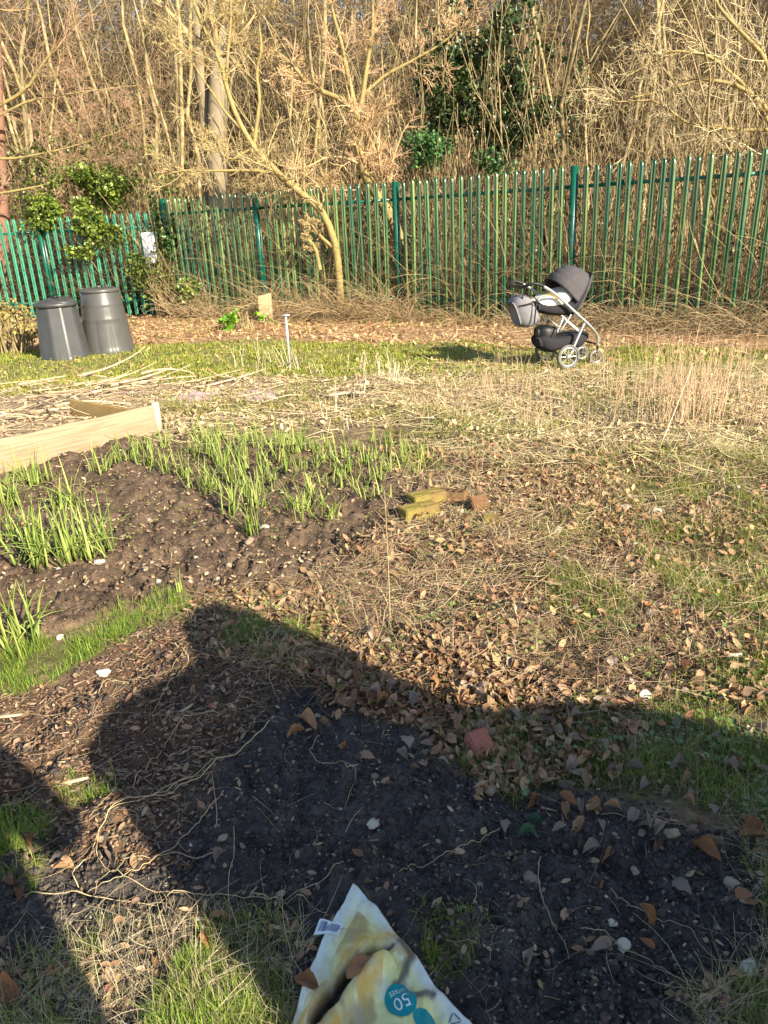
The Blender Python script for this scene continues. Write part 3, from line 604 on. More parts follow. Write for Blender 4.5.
hero([([(-60,330),(-50,150),(-20,115),(10,100),(28,88),(45,60),(60,45)], .05, .02), ([(-30,160),(20,158),(60,150),(110,135),(150,120)], .03, .008), ([(-30,130),(30,100),(80,92),(140,85)], .03, .008), ([(-40,200),(20,190),(70,180),(120,150)], .03, .008)], 17.4,
     'bare tree with dark branches sweeping in over the left fence', [(14,.15,.7,.4,7,-.03,.14,.35),(8,.1,.75,.5,5,-.03,.2,.6),(6,.1,.7,.6,4,-.02,.22)], ((.34,.2,.12), (.55,.37,.23)))
# ------------------------------------------------------------------ evergreens, ivy, thicket
def foliage(n, ells, s0, s1, ca, cb, pale=.0, dens=1.5, thr=.38):
    pos = []; out = []
    wts = np.array([e[3]*e[4]*e[5] for e in ells])**.66; wts /= wts.sum()
    for e, w_ in zip(ells, wts):
        k = int(n*w_)+1; d = rng.normal(size=(k, 3)); d /= np.linalg.norm(d, axis=1, keepdims=True); r = rng.random((k, 1))**(1/dens)
        lump = .5+1.0*vn(d[:, 0]*3+e[0], d[:, 2]*3+d[:, 1]*2, 3)[:, None]*(.7+.6*vn(d[:, 0]*8, d[:, 2]*8+d[:, 1]*5, 4)[:, None])
        pos.append(np.array(e[:3])+d*r*lump*np.array(e[3:6])); out.append(d)
    pos = np.concatenate(pos); k = len(pos)
    m = vn(pos[:, 0]*2.6, pos[:, 2]*2.6+pos[:, 1], 12) > thr; pos = pos[m]; k = len(pos)
    c = rcol(ca, cb, k); 
    if pale: q = rng.random(k) < pale; c[q] = c[q]*2.2+.02
    return inst(LV*np.array([1, 1.2, 1]), LF, pos, rotm(rng.random(k)*6.3, rng.normal(0, .7, k), rng.normal(0, .7, k)), s0+(s1-s0)*rng.random(k), c)
def bush(name, label, cat, n, ells, s0, s1, ca, cb, nst=60, pale=0, group=None, stems=True, thr=.38):
    c0 = ells[0]; root = empty(name, (c0[0], c0[1], 0)); tag(root, label, cat, group)
    V, F, Cc = foliage(n, [(e[0]-c0[0], e[1]-c0[1], *e[2:]) for e in ells], s0, s1, ca, cb, pale, thr=thr); mk('foliage', V, F, M['leafgreen'], root, cols=Cc)
    if stems:
        e = ells[0]; st = np.stack([(rng.random(nst)-.5)*e[3], (rng.random(nst)-.5)*e[4], np.zeros(nst)], 1)
        P, R = strands(st, (.6+.5*rng.random(nst))*(e[2]+e[5]), 1.2+.3*rng.random(nst), 8, .35, .012, 0); v, f = tubes(P, R, 5); mk('stem', v, f, M['bark'], root, smooth=True)
    return root
def el(px, py, Y, rx, ry, rz): p = aty(px, py, Y); return (p[0], p[1], p[2], rx, ry, rz)
bush('ivy_bush', 'bright yellow green ivy mound spilling over the left fence top', 'ivy', 15000, [el(100,228,16.3,.75,.28,.42), el(60,205,16.7,.7,.4,.25), el(118,195,16.5,.35,.3,.5), el(78,245,16.25,.35,.2,.3), el(45,218,16.7,.5,.3,.3), el(88,185,17,.7,.4,.35), el(95,190,17.3,.9,.5,.5)], .045, .09, (.05,.095,.012), (.24,.30,.05), pale=.05, thr=.34, nst=6)
bush('ivy_bush', 'dark ivy growing at the fence corner right of the white notice', 'ivy', 1800, [el(165,215,16.3,.3,.3,.6), el(172,245,15.95,.3,.25,.7)], .05, .10, (.04,.09,.02), (.14,.2,.04))
bush('ivy_bush', 'green ivy climbing the left fence between bins and corner', 'ivy', 1500, [el(165,285,15.85,.45,.2,.55), el(140,270,16.15,.35,.2,.6), el(190,290,15.4,.25,.2,.4)], .05, .10, (.08,.14,.02), (.24,.3,.06))
bush('holly_bush', 'small pale speckled holly bush showing above the fence centre', 'bush', 2600, [el(425,148,15.1,.55,.5,.32), el(455,158,15.1,.8,.5,.26), el(480,170,15.,.6,.4,.2)], .05, .10, (.03,.09,.025), (.10,.20,.06), pale=.16)
bush('evergreen_tree', 'dark green evergreen tree behind the centre of the fence', 'tree', 15000, [el(500,90,16.4,1.0,.8,1.4), el(465,60,17.,.9,.7,1.0), el(525,140,16.2,1.0,.6,.7), el(495,15,17.,.8,.7,.9), el(550,95,16.4,.6,.5,1.0), el(450,120,16.2,.7,.5,.8), el(440,80,16.6,.6,.5,.6)], .06, .12, (.016,.036,.012), (.07,.10,.03), nst=40, pale=.07)
bush('evergreen_bush', 'olive green leafy undergrowth behind the left fence ivy', 'bush', 3000, [el(100,165,19,1.6,1.0,1.0), el(30,180,19,1.2,1.0,.8), el(180,190,18.5,.5,.6,.5)], .06, .12, (.09,.13,.02), (.2,.24,.05))
bush('green_plant', 'small bright green leafy plant at the fence foot beside the stub post', 'plant', 900, [(*(lambda p: (p[0], p[1], .13))(at(246,330)), .36, .3, .20)], .07, .13, (.12,.28,.02), (.26,.46,.05), nst=12)
bush('bramble_bush', 'brown and green bramble clump left of the compost bins', 'bramble', 1800, [(*(lambda p: (p[0], p[1], .22))(at(12,352)), .6, .4, .3), (*(lambda p: (p[0], p[1], .35))(at(15,338)), .5, .3, .3)], .04, .09, (.20,.14,.04), (.38,.32,.12), nst=60)
# thicket stems and leaves behind the fence, tangles in front of it
def thicket(n, off0, off1, x0, x1, h0, h1, r, ca, cb, el0=.7, el1=1.5, sag=.12):
    x = x0+(x1-x0)*rng.random(n); y = fy(x)+off0+(off1-off0)*rng.random(n)**1.3; P, R = strands(np.stack([x, y, np.zeros(n)], 1), h0+(h1-h0)*rng.random(n), el0+(el1-el0)*rng.random(n), 8, .5, r*(.6+.8*rng.random(n)), sag)
    P[..., 2] = np.maximum(P[..., 2], .02+.04*rng.random((n, 1))); v, f = tubes(P, R); return v, f, np.repeat(rcol(ca, cb, n), 8*3, 0)
V, F, Cc = join([thicket(3800, .15, 2.5, -12, 8, .8, 2.8, .005, (.07,.045,.025), (.24,.16,.08)), thicket(800, .1, .8, -4, 8, .6, 2.2, .004, (.36,.28,.12), (.62,.5,.26)), thicket(1500, 2.5, 7, -14, 10, 1.5, 5, .010, (.2,.14,.07), (.42,.30,.16), 1.1, 1.6, .02)])  # first set coloured dark to put shade into the depth behind the palings
tag(mk('undergrowth', V, F, M['straw'], cols=Cc), 'tangled brown stems and brambles filling the space behind the palings', 'undergrowth', kind='stuff')
n = 26000; x = -12+20*rng.random(n); y = fy(x)+.12+2.2*rng.random(n)**1.4; z = .1+1.9*rng.random(n)**1.3
pos = np.stack([x, y, z], 1); k = vn(x*2, z*3, 5) > .42; pos = pos[k]; n = len(pos)
V, F, Cc = inst(LV, LF, pos, rotm(rng.random(n)*6.3, rng.normal(0, .8, n), rng.normal(0, .8, n)), .03+.05*rng.random(n), rcol((.02,.045,.01), (.14,.17,.04), n));  # leaf colours darkened too, standing in for shade behind the fence
tag(mk('bramble_leaves', V, F, M['leafgreen'], cols=Cc), 'green bramble leaves seen between the palings', 'bramble leaves', kind='stuff')
V, F, Cc = join([thicket(1500, -.7, -.05, -3.4, 8, .2, .9, .004, (.22,.14,.07), (.52,.38,.21), .3, 1.3, .2), thicket(1300, -.55, -.05, -2.4, .6, .4, 1.3, .0045, (.30,.20,.10), (.60,.44,.25), .2, 1.4, .2),
                 thicket(1600, -1.0, -.1, 2.6, 8, .4, 1.4, .004, (.22,.15,.08), (.52,.39,.22), .2, 1.2, .25), thicket(350, -.4, -.05, -4.2, -3.2, .3, 1., .004, (.4,.28,.14), (.65,.5,.3), .6, 1.4, .1)])
tag(mk('bramble_tangle', V, F, M['straw'], cols=Cc), 'dry tangled bramble stems heaped against the foot of the fence', 'brambles', kind='stuff')
# far wood: reads as one mass
n = 3300; Y = 28+28*rng.random(n); X = (rng.random(n)*2-1)*(Y*.75+4)
P, R = strands(np.stack([X, Y, np.zeros(n)], 1), 8+9*rng.random(n), 1.45+.2*rng.normal(size=n), 7, .35, .02+.045*rng.random(n)**3, 0, r1=.3)
v0, f0 = tubes(P, R, 3); c0 = np.repeat(rcol((.13,.09,.055), (.28,.20,.12), n), 21, 0)
Q, nl, rr_ = kids(P, np.full(n, 8.), R, 17, .06, .9, .3, 4, .0, .35, .4); rr_ = np.maximum(rr_, .010); v1, f1 = tubes(Q, rr_, 3); c1 = np.repeat(rcol((.12,.085,.045), (.34,.25,.13), len(Q)), 12, 0)
Q2, nl, rr2 = kids(Q, nl, rr_, 7, .1, .9, .6, 3, .0, .35, .4); v2, f2 = tubes(Q2, np.maximum(rr2, .008), 3); c2 = np.repeat(rcol((.15,.11,.055), (.42,.32,.17), len(Q2)), 9, 0)
V, F, Cc = join([(v0, f0, c0), (v1, f1, c1), (v2, f2, c2)]); tag(mk('far_wood', V, F, M['straw'], cols=Cc), 'far off mass of bare brown woodland closing the view', 'woodland', kind='stuff')
# ------------------------------------------------------------------ tall dry stems in the grass (right)
def stemclump(x, y, n, h, spread, label, group, lean=(0, 0), col=((.34,.22,.13), (.60,.43,.28)), r=.003, cat='dry plant', name='dry_stem_clump'):
    st = np.stack([rng.normal(0, spread, n), rng.normal(0, spread, n), np.zeros(n)], 1)
    P, R = strands(st, h*(.5+.6*rng.random(n)), (1.25+.3*rng.random(n) if n > 1 else np.array([1.54])), 6, .18 if n > 1 else .05, r, 0); P[..., 0] += lean[0]*P[..., 2]; P[..., 1] += lean[1]*P[..., 2]
    Q, nl, rq = kids(P, np.full(n, h), R, 3, .5, .5, .18, 3, .02, .1, .7); a = tubes(P, R); b = tubes(Q, rq)
    V, F, Cc = join([(*a, np.repeat(rcol(*col, n), 18, 0)), (*b, np.repeat(rcol(*col, len(Q)), 9, 0))])
    o = mk(name, V, F, M['straw'], cols=Cc); o.location = (x, y, gz(x, y)); tag(o, label, cat, group); return o
for i, (px, py, n, h) in enumerate([(672,430,16,.75),(690,425,16,.7),(712,420,12,.6),(648,425,12,.55),(735,415,12,.55),(755,428,10,.5),(625,400,10,.4),(600,388,10,.35),(560,398,10,.35),(520,400,10,.4),(480,402,10,.35),(455,420,8,.3),(540,425,10,.3),(580,440,8,.3),(665,395,12,.5),(700,395,12,.5),(745,390,12,.5),(430,398,10,.28),(500,380,8,.35),(610,372,8,.35),(545,365,7,.35)]):
    p = at(px, py); stemclump(p[0], p[1], n*2, h*.95, .13, 'standing clump of thin dry brown stems in the straw grass', 'dry stem clumps in the straw grass')
p = at(660,455); stemclump(p[0], p[1], 1, .62, .01, 'tall pale stalk leaning right in the dry grass', None, (.35,.1), ((.6,.5,.34), (.7,.6,.44)), .004)
p = at(390,618); stemclump(p[0], p[1], 1, .75, .001, 'thin upright dry stalk standing in the middle of the plot', None, (0, 0), ((.5,.4,.2), (.6,.46,.26)), .003)
for i, (px, py, n, h) in enumerate([(285,366,6,.34),(300,368,5,.3),(320,372,5,.2),(270,362,4,.4),(358,372,5,.25),(372,378,7,.3),(386,382,7,.3),(335,418,5,.25),(362,400,6,.25),(345,428,5,.15),(240,366,4,.35),(400,385,7,.25),(260,372,4,.3)]):
    p = at(px, py); stemclump(p[0], p[1], n, h, .06, 'bleached white broken stalks standing behind the shoots', 'bleached broken stalks behind the shoots', (random.uniform(-.3,.3), 0), ((.60,.50,.36), (.8,.7,.55)), .0042, name='broken_stalks')
# ------------------------------------------------------------------ bulb shoots
def shoots(px, py, n, h, w, spread, lean, label, group):
    p = at(px, py); st = np.stack([rng.normal(0, spread, n), rng.normal(0, spread, n), np.full(n, -.01)], 1)
    V, F, Cc = blades(st, rng.random(n)*6.3, h*(.5+.6*rng.random(n)), w*(.7+.6*rng.random(n)), .05+lean*rng.random(n)**1.5, rcol((.20,.31,.05), (.50,.56,.16), n, .1), 5)
    nb = V.shape[0]; 
    o = mk('bulb_shoots', V, F, M['blade'], cols=Cc); o.location = (p[0], p[1], gz(p[0], p[1])); sd = o.modifiers.new('s', 'SOLIDIFY'); sd.thickness = .0012
    tag(o, label, 'plant', group); return o
g1 = 'green bulb shoots in rows on the brown bed'
rows = [[(130,462),(152,466),(165,478),(183,480),(196,492),(215,500),(240,520),(248,535)], [(165,448),(190,455),(205,462),(222,472),(236,482),(252,498),(258,512)],
        [(200,440),(215,446),(228,452),(243,462),(262,474),(274,486),(300,512),(306,528)], [(222,436),(245,445),(262,452),(280,462),(290,478),(310,500),(318,515)],
        [(260,440),(280,448),(298,460),(312,470),(325,492),(333,520)], [(296,448),(318,458),(330,470),(345,478),(352,488)], [(325,448),(345,460),(360,470),(375,485),(372,500)], [(355,455),(378,465),(392,480),(400,470),(415,472)], [(385,448),(405,458),(425,465)], [(140,455),(118,466),(100,476)]]
for r in rows:
    for (px, py) in r:
        k = 1-.35*(px > 310)
        shoots(px+random.uniform(-3,3), py+random.uniform(-2,2), random.randint(10, 17), (.19+.07*random.random())*k, .011, .045, .75, 'tuft of upright green bulb shoots in the rows on the brown bed', g1)
for i in range(46):
    px = random.uniform(135, 410); py = 440+random.uniform(0, 60)*(1-abs(px-260)/330); shoots(px, py, random.randint(2, 5), random.uniform(.09, .18), .008, .05, .8, 'sparse young bulb shoots scattered between the rows', 'sparse young shoots between the rows')
shoots(212,492,16,.24,.010,.03,.6,'bushier tuft of bulb shoots at the front of the rows',None)
for (px, py, n, h, l) in [(15,505,26,.26,'leftmost spreading clump of long green leaves by the plank end'),(32,485,24,.24,'clump of long green leaves just below the plank at left'),(68,508,22,.24,'long leaved green clump directly under the plank middle'),
        (70,568,34,.32,'dense clump of long arching green leaves, larger of the front pair'),(42,570,28,.30,'dense clump of long arching leaves left of the larger one'),(98,560,24,.28,'arching green leaf clump on the right, reaching toward bare soil'),
        (18,648,20,.30,'lone clump of long green leaves beside the lower left turf'),(8,545,20,.24,'clump of long green leaves at the left edge mid bed')]:
    shoots(px, py, n+8, h*1.2, .012, .05, 1.15, l, None)
shoots(180,598,5,.13,.011,.006,.15,'single short upright shoot at the end of the turf strip',None)
# ------------------------------------------------------------------ raised bed frame
A = at(158,433)[:2]; Bq = at(0,473)[:2]; D = (Bq-A)/np.linalg.norm(Bq-A); Fq = at(75,417)[:2]; E2 = (Fq-A)/np.linalg.norm(Fq-A)
bed = empty('raised_bed_frame', (A[0], A[1], 0)); tag(bed, 'open corner of a raised bed made of two pale timber boards', 'raised bed')
def board(name, o, d, L, h, t, m, lift=0.):
    nx_ = 40; V = []; n_ = np.array([-d[1], d[0]]); F = []
    for i in range(nx_+1):
        s = L*i/nx_; wz = .004*math.sin(i*.7)
        for (a, z) in ((0, -.04), (t, -.04), (t, h+wz), (0, h+wz)): V.append((*(o+d*s+n_*a), z+lift))
    for i in range(nx_):
        for j in range(4): a = i*4+j; b = i*4+(j+1) % 4; F.append((a, b, b+4, a+4))
    F += [(3,2,1,0), tuple(nx_*4+q for q in (0,1,2,3))]
    ob = mk(name, V, np.array(F), m, bed); bv = ob.modifiers.new('b', 'BEVEL'); bv.width = .004; bv.segments = 2; return ob
z2 = np.zeros(2)
board('board', z2, D, 2.6, .235, -.038, M['plank'])
v, f = boxes([((0, 0, .095), (.05, .05, .27))]); o = mk('corner_post', v, f, M['plankend'], bed); o.location = (E2[0]*.03-D[0]*.03, E2[1]*.03-D[1]*.03, .02); o.rotation_euler = (0, 0, math.atan2(D[1], D[0]))
b2 = board('board', E2*.045, E2, 1.25, .16, -.035, M['plankwet']); b2['label'] = 'weathered brown rear board'
p = at(161,402,.0)
# sticks heaped inside the bed
GSTK = 'dead sticks heaped in the raised bed'
for i in range(46):
    px = random.uniform(-40, 150) if i < 34 else random.uniform(170, 330); py = random.uniform(388, 432) if px < 60 else random.uniform(384, 402)
    p = at(px, py); L = random.uniform(.3, 1.0); n_ = 1
    P, R = strands(np.array([[0, 0, .03+random.random()*.12 if px < 150 else .02]]), np.array([L]), np.array([random.uniform(-.05, .12)]), 8, .2, random.uniform(.006, .016), .02, yaw=np.array([random.gauss(.25, .5)])); v, f = tubes(P, R, 6)
    o = mk('stick', v, f, M['wood'], smooth=True); o.location = (p[0], p[1], gz(p[0], p[1])); tag(o, 'dead brown stick in the heap inside the raised bed' if px < 150 else 'pale dead stick on the ground beyond the raised bed', 'stick', GSTK if px < 150 else 'dead sticks beyond the raised bed')
# mauve cloth
p0 = at(160,402); nx_, ny_ = 60, 24; U, Vv = np.meshgrid(np.linspace(0, 1, nx_), np.linspace(0, 1, ny_)); x = (U-.0)*1.25; y = (Vv-.5)*.42*(.75+.5*vn(U*5, Vv*0, 4)); z = .035+.05*fbm(x*6, y*6+3, 66)+.02*bil(x*14, y*14, 67)-.05*(np.abs(Vv-.5)*2)**4-.05*(np.abs(U-.5)*2)**6
i_ = np.arange(nx_*ny_).reshape(ny_, nx_); F = np.stack([i_[:-1, :-1], i_[:-1, 1:], i_[1:, 1:], i_[1:, :-1]], -1).reshape(-1, 4)
o = mk('cloth', np.stack([x, y, z], -1).reshape(-1, 3), F, M['cloth'], smooth=True); o.location = (p0[0], p0[1]+.1, gz(*p0[:2])); o.modifiers.new('s', 'SOLIDIFY').thickness = .004; tag(o, 'crumpled pale mauve cloth lying behind the raised bed', 'cloth')
# stub post, metal stake
p = at(267,323); st_ = empty('stub_post', (p[0], p[1], 0)); tag(st_, 'short weathered stub post in front of the fence post', 'post')
v = BX0*np.array([.24, .12, .50])+np.array([0, 0, .25]); v[BX0[:, 2] > 0, 2] += (BX0[BX0[:, 2] > 0, 0])*.05; o = mk('shaft', v, BF, M['concrete'], st_); bv = o.modifiers.new('b', 'BEVEL'); bv.width = .012; bv.segments = 2
p = at(290,366); st_ = empty('metal_stake', (p[0], p[1], 0)); tag(st_, 'thin galvanised stake with a flat T top standing in the grass', 'stake')
v, f = boxes([((0, 0, .29), (.028, .012, .60))]); mk('shaft', v, f, M['galv'], st_); v, f = boxes([((0, 0, .60), (.10, .035, .018))]); mk('cap', v, f, M['galv'], st_)
# ------------------------------------------------------------------ compost bins
def lathe(prof, N, fx=None, cap=True):
    V = []; F = []
    for k, (r, z) in enumerate(prof):
        for i in range(N):
            a = 2*math.pi*i/N; rr = r*(fx(a, z) if fx else 1); V.append((rr*math.cos(a), rr*math.sin(a), z))
    for k in range(len(prof)-1):
        for i in range(N): j = (i+1) % N; F.append((k*N+i, k*N+j, (k+1)*N+j, (k+1)*N+i))
    return np.array(V), np.array(F)
def facet(n, amt):
    def f(a, z): w = 2*math.pi/n; b = (a % w)-w/2; return (1-amt)+amt*math.cos(w/2)/math.cos(b)
    return f
p = at(66,357); b1 = empty('compost_bin', (p[0], p[1], 0), .25); tag(b1, 'shorter dark grey compost bin with flat panelled sides, on the left', 'compost bin')
fx = facet(10, 1.)
v, f = lathe([(.345,-.02),(.345,.03),(.335,.04),(.275,.66),(.262,.70)], 80, fx); mk('body', v, f, M['binA'], b1)
v, f = lathe([(.262,.70),(.285,.705),(.29,.735),(.27,.76),(.20,.785),(.19,.775),(.13,.77),(.001,.77)], 80, lambda a, z: 1); mk('rim', v, f, M['binA'], b1, smooth=True)
v, f = lathe([(.19,.772),(.185,.80),(.15,.815),(.09,.80),(.001,.80)], 40); o = mk('lid', v, f, M['binA'], b1, smooth=True); o.rotation_euler = (rad(7), rad(4), 0); o.location = (.02,.03,.0)
v, f = boxes([((0, 0, 0), (.10, .02, .025))]); o = mk('lid_handle', v, f, M['black'], b1); o.location = (0, 0, .825)
p = at(110,351); b2_ = empty('compost_bin', (p[0], p[1], 0), .1); tag(b2_, 'taller smooth grey compost bin with ringed conical body, on the right', 'compost bin')
def fx2(a, z):
    d = 0
    for c in (-1.15, -1.75, -2.6, -.3):
        t = max(0, (z-.08)/.5); w_ = .13*(1-t)+.02; dd = abs(((a-c+math.pi) % (2*math.pi))-math.pi)
        if t < 1 and dd < w_: d = max(d, .035*(1-dd/w_)*(1-t*.5))
    return 1-d
v, f = lathe([(.36,-.02),(.365,.02),(.35,.06),(.345,.10),(.335,.2),(.326,.3),(.317,.4),(.311,.46),(.313,.47),(.309,.485),(.30,.56),(.293,.63),(.288,.66),(.290,.67),(.285,.685),(.27,.80),(.262,.84)], 120, fx2); mk('body', v, f, M['binB'], b2_, smooth=True)
v, f = lathe([(.262,.835),(.278,.84),(.28,.865),(.268,.885),(.22,.90),(.215,.893),(.12,.90),(.001,.905)], 80); mk('lid', v, f, M['binB'], b2_, smooth=True)
v, f = boxes([((.0, 0, 0), (.06, .11, .03))]); o = mk('lid_handle', v, f, M['binB'], b2_); o.location = (0, 0, .915)
v, f = boxes([((0, 0, 0), (.14, .012, .15))]); o = mk('hatch_latch', v, f, M['black'], b2_); o.location = (.32*math.cos(-.45), .32*math.sin(-.45), .13); o.rotation_euler = (rad(-8), 0, -.45+math.pi/2); o.scale = (.6, 1, .5)
# ------------------------------------------------------------------ pushchair
p = at(569,366); pc = empty('pushchair', (p[0]-.12, p[1]+.10, .0), rad(14)); pc.scale = (.86, .93, .86); tag(pc, 'grey pushchair with raised hood and changing bag parked by the fence', 'pushchair')
def smooth_line(pts, n=24):
    P = np.array(pts, float); t = np.linspace(0, len(P)-1, n); out = []
    for q in t:
        i = min(int(q), len(P)-2); f_ = q-i; p0 = P[max(i-1, 0)]; p1 = P[i]; p2 = P[i+1]; p3 = P[min(i+2, len(P)-1)]
        out.append(.5*((2*p1)+(-p0+p2)*f_+(2*p0-5*p1+4*p2-p3)*f_**2+(-p0+3*p1-3*p2+p3)*f_**3))
    return np.array(out)
def tube1(name, pts, r, mt, par, n=24, sides=8):
    P = smooth_line(pts, n); v, f = tubes(P[None], np.full((1, n), r), sides); N = len(v); f4 = f
    o = mk(name, v, [f4, np.array([list(range(sides))[::-1]]), np.array([list(range(N-sides, N))])], mt, par, smooth=True); return o
W = .27
for s in (-1, 1):
    y = s*W
    tube1('side_frame', [(-.36,y,1.02),(-.2,y,.92),(.1,y,.67),(.3,y,.50),(.44,y*.8,.36),(.455,y*.75,.24)], .018, M['alu'], pc)
    tube1('rear_leg', [(.22,y*.97,.55),(.12,y*.97,.34),(.03,y*1.02,.16)], .018, M['alu'], pc, 8)
    tube1('link_bar', [(-.10,y*.9,.46),(.0,y*.9,.60),(.04,y*.9,.66)], .011, M['alu'], pc, 8)
    tube1('link_bar', [(-.04,y*.9,.60),(.08,y*.9,.50),(.16,y*.9,.44)], .009, M['alu'], pc, 8)
    # rear wheel
    for (nm, cx, cz, R_, ww) in (('rear_wheel', .0, .15, .15, y*1.08), ('front_wheel', .46, .095, .095, y*.62)):
        wh = empty(nm, (cx, ww, cz)); wh.parent = pc
        a = np.linspace(0, 2*math.pi, 33)[:-1]; 
        def ring(r1, r0, hw, mt, name):
            V = []; 
            for q in a:
                for (rr, yy) in ((r1, -hw*.6), (r1, hw*.6), ((r1+r0)/2, hw), (r0, hw*.6), (r0, -hw*.6), ((r1+r0)/2, -hw)): V.append((rr*math.cos(q), yy, rr*math.sin(q)))
            N = 32; F = [(i*6+j, i*6+(j+1) % 6, ((i+1) % N)*6+(j+1) % 6, ((i+1) % N)*6+j) for i in range(N) for j in range(6)]
            return mk(name, V, np.array(F), mt, wh, smooth=True)
        ring(R_, R_*.80, .022, M['rubber'], 'tyre'); ring(R_*.80, R_*.70, .016, M['alu'], 'rim')
        v, f = lathe([(.001,-.022),(R_*.2,-.022),(R_*.2,.022),(.001,.022)], 16); v = v[:, [0, 2, 1]]; parts = [(v, f)]
        for q in range(8):
            an = q*math.pi/4; P = np.array([[(0, 0, 0), (R_*.73*math.cos(an), 0, R_*.73*math.sin(an))]], float); parts.append(tubes(P, np.full((1, 2), .007), 4))
        V, F, _ = join(parts); mk('hub', V, F, M['darkmetal'] if nm != 'rear_wheel' else M['alu'], wh)
    tube1('front_fork', [(.455,y*.75,.26),(.47,y*.66,.18),(.46,y*.70,.10)], .015, M['black'], pc, 8)
tube1('handle', [(-.36,-W,1.02),(-.45,-W,1.055),(-.54,-W*.9,1.045),(-.575,-W*.6,1.02),(-.58,0,1.01),(-.575,W*.6,1.02),(-.54,W*.9,1.045),(-.45,W,1.055),(-.36,W,1.02)], .018, M['black'], pc, 40)
tube1('axle', [(.0,-W*1.05,.15),(.0,W*1.05,.15)], .012, M['darkmetal'], pc, 4)
tube1('front_bar', [(.45,-W*.75,.26),(.45,W*.75,.26)], .014, M['black'], pc, 4)
def shell(name, sections, mt, par, thick=.012, closed=True, n=20, ends=True):
    """sections: list of (x, z, halfwidth, halfheight, tilt) elliptical rings"""
    V = []; F = []
    for (cx, cz, hw, hh, tl) in sections:
        for i in range(n):
            a = 2*math.pi*i/n; c, s = math.cos(a), math.sin(a); c = math.copysign(abs(c)**.6, c); s = math.copysign(abs(s)**.6, s)
            dx, dz = -math.sin(tl)*hh*s, math.cos(tl)*hh*s; V.append((cx+dx, hw*c, cz+dz))
    for k in range(len(sections)-1):
        for i in range(n): j = (i+1) % n; F.append((k*n+i, k*n+j, (k+1)*n+j, (k+1)*n+i))
    Fs = [np.array(F)]
    if ends: Fs += [np.array([list(range(n))]), np.array([list(range((len(sections)-1)*n, len(sections)*n))[::-1]])]
    o = mk(name, V, Fs, mt, par, smooth=True); sb = o.modifiers.new('s', 'SUBSURF'); sb.levels = sb.render_levels = 1; return o
shell('storage_pouch', [(-.30,.44,.06,.05,0),(-.26,.42,.12,.11,0),(-.16,.40,.14,.13,0),(-.06,.42,.10,.08,0)], M['black'], pc)
shell('seat', [(-.36,.76,.17,.04,0),(-.30,.75,.21,.07,0),(-.05,.72,.22,.10,.1),(.10,.74,.22,.10,.4),(.20,.86,.22,.08,.9),(.30,1.02,.20,.06,1.0),(.33,1.08,.15,.04,1.0)], M['darkfabric'], pc)
shell('blanket', [(-.33,.80,.15,.03,0),(-.27,.81,.215,.065,0),(-.12,.83,.225,.085,.1),(.0,.86,.225,.10,.2),(.08,.90,.20,.09,.5),(.11,.93,.12,.05,.6)], M['blanket'], pc)
shell('blanket', [(-.20,.86,.16,.03,0),(-.16,.87,.235,.055,.1),(-.10,.875,.235,.055,.1),(-.06,.88,.18,.03,.1)], M['ochre'], pc)['label'] = 'ochre fold of the blanket'
shell('inner_lining', [(.06,.96,.12,.03,.5),(.10,.97,.17,.05,.6),(.16,.99,.15,.04,.8)], M['redcloth'], pc)
# hood: swept arcs from seat pivot
Vh = []; nh, na = 13, 23; piv = np.array([.13, .80])
for k in range(nh):
    th_ = rad(136-k*6.6); rr = .43*(1-.08*abs(k-6)/6); 
    rr += -.022 if k % 2 else .012
    for i in range(na):
        a = math.pi*i/(na-1); yy = .245*math.cos(a); h_ = rr*math.sin(a)**.55; Vh.append((piv[0]+h_*math.cos(th_)*.95, yy, piv[1]+h_*math.sin(th_)))
Fh = [(k*na+i, k*na+i+1, (k+1)*na+i+1, (k+1)*na+i) for k in range(nh-1) for i in range(na-1)]
o = mk('hood', Vh, np.array(Fh), M['fabric'], pc, smooth=True); mk('hood_lining', [(a*.97+piv[0]*.03, b*.96, c_*.97+piv[1]*.03) for a, b, c_ in Vh[:6*na]], np.array([q for q in Fh if max(q) < 6*na]), M['fabriclight'], pc, smooth=True); o.modifiers.new('s', 'SOLIDIFY').thickness = .012
v = [(piv[0]+.42*math.cos(rad(a))*r, s*.25, piv[1]+.42*math.sin(rad(a))*r) for s in (-1, 1) for a in (10,) for r in (1,)]
tube1('hood_edge', [Vh[i] for i in range(0, na, 2)], .010, M['darkfabric'], pc, 30)
shell('backrest', [(.12,.62,.17,.02,1.1),(.17,.70,.21,.035,1.1),(.30,.98,.21,.04,1.15),(.37,1.13,.16,.025,1.2)], M['fabric'], pc)
shell('basket', [(-.30,.34,.12,.06,.3),(-.24,.33,.18,.12,.2),(-.10,.30,.20,.10,0),(.02,.33,.19,.07,.1),(.14,.34,.20,.10,0),(.28,.33,.18,.11,-.1),(.36,.38,.14,.05,0)], M['darkfabric'], pc).location = (0, 0, -.02)
bg_ = empty('changing_bag', (p[0], p[1]+.12, 0), rad(-12)); bg_.location = (p[0]-.10, p[1]+.08, 0); bg_.rotation_euler[2] = rad(14); bg_.scale = (.86, .93, .86); tag(bg_, 'grey changing bag with top flap hanging from the pushchair handle', 'bag')
o = shell('bag_body', [(-.40,.74,.14,.17,.5),(-.44,.735,.17,.205,.4),(-.52,.72,.18,.215,.35),(-.60,.70,.16,.20,.35),(-.64,.69,.12,.15,.35)], M['fabriclight'], bg_)
o = shell('front_pocket', [(-.36,.64,.10,.09,.45),(-.39,.64,.13,.12,.4),(-.45,.66,.13,.12,.4)], M['fabriclight'], bg_)
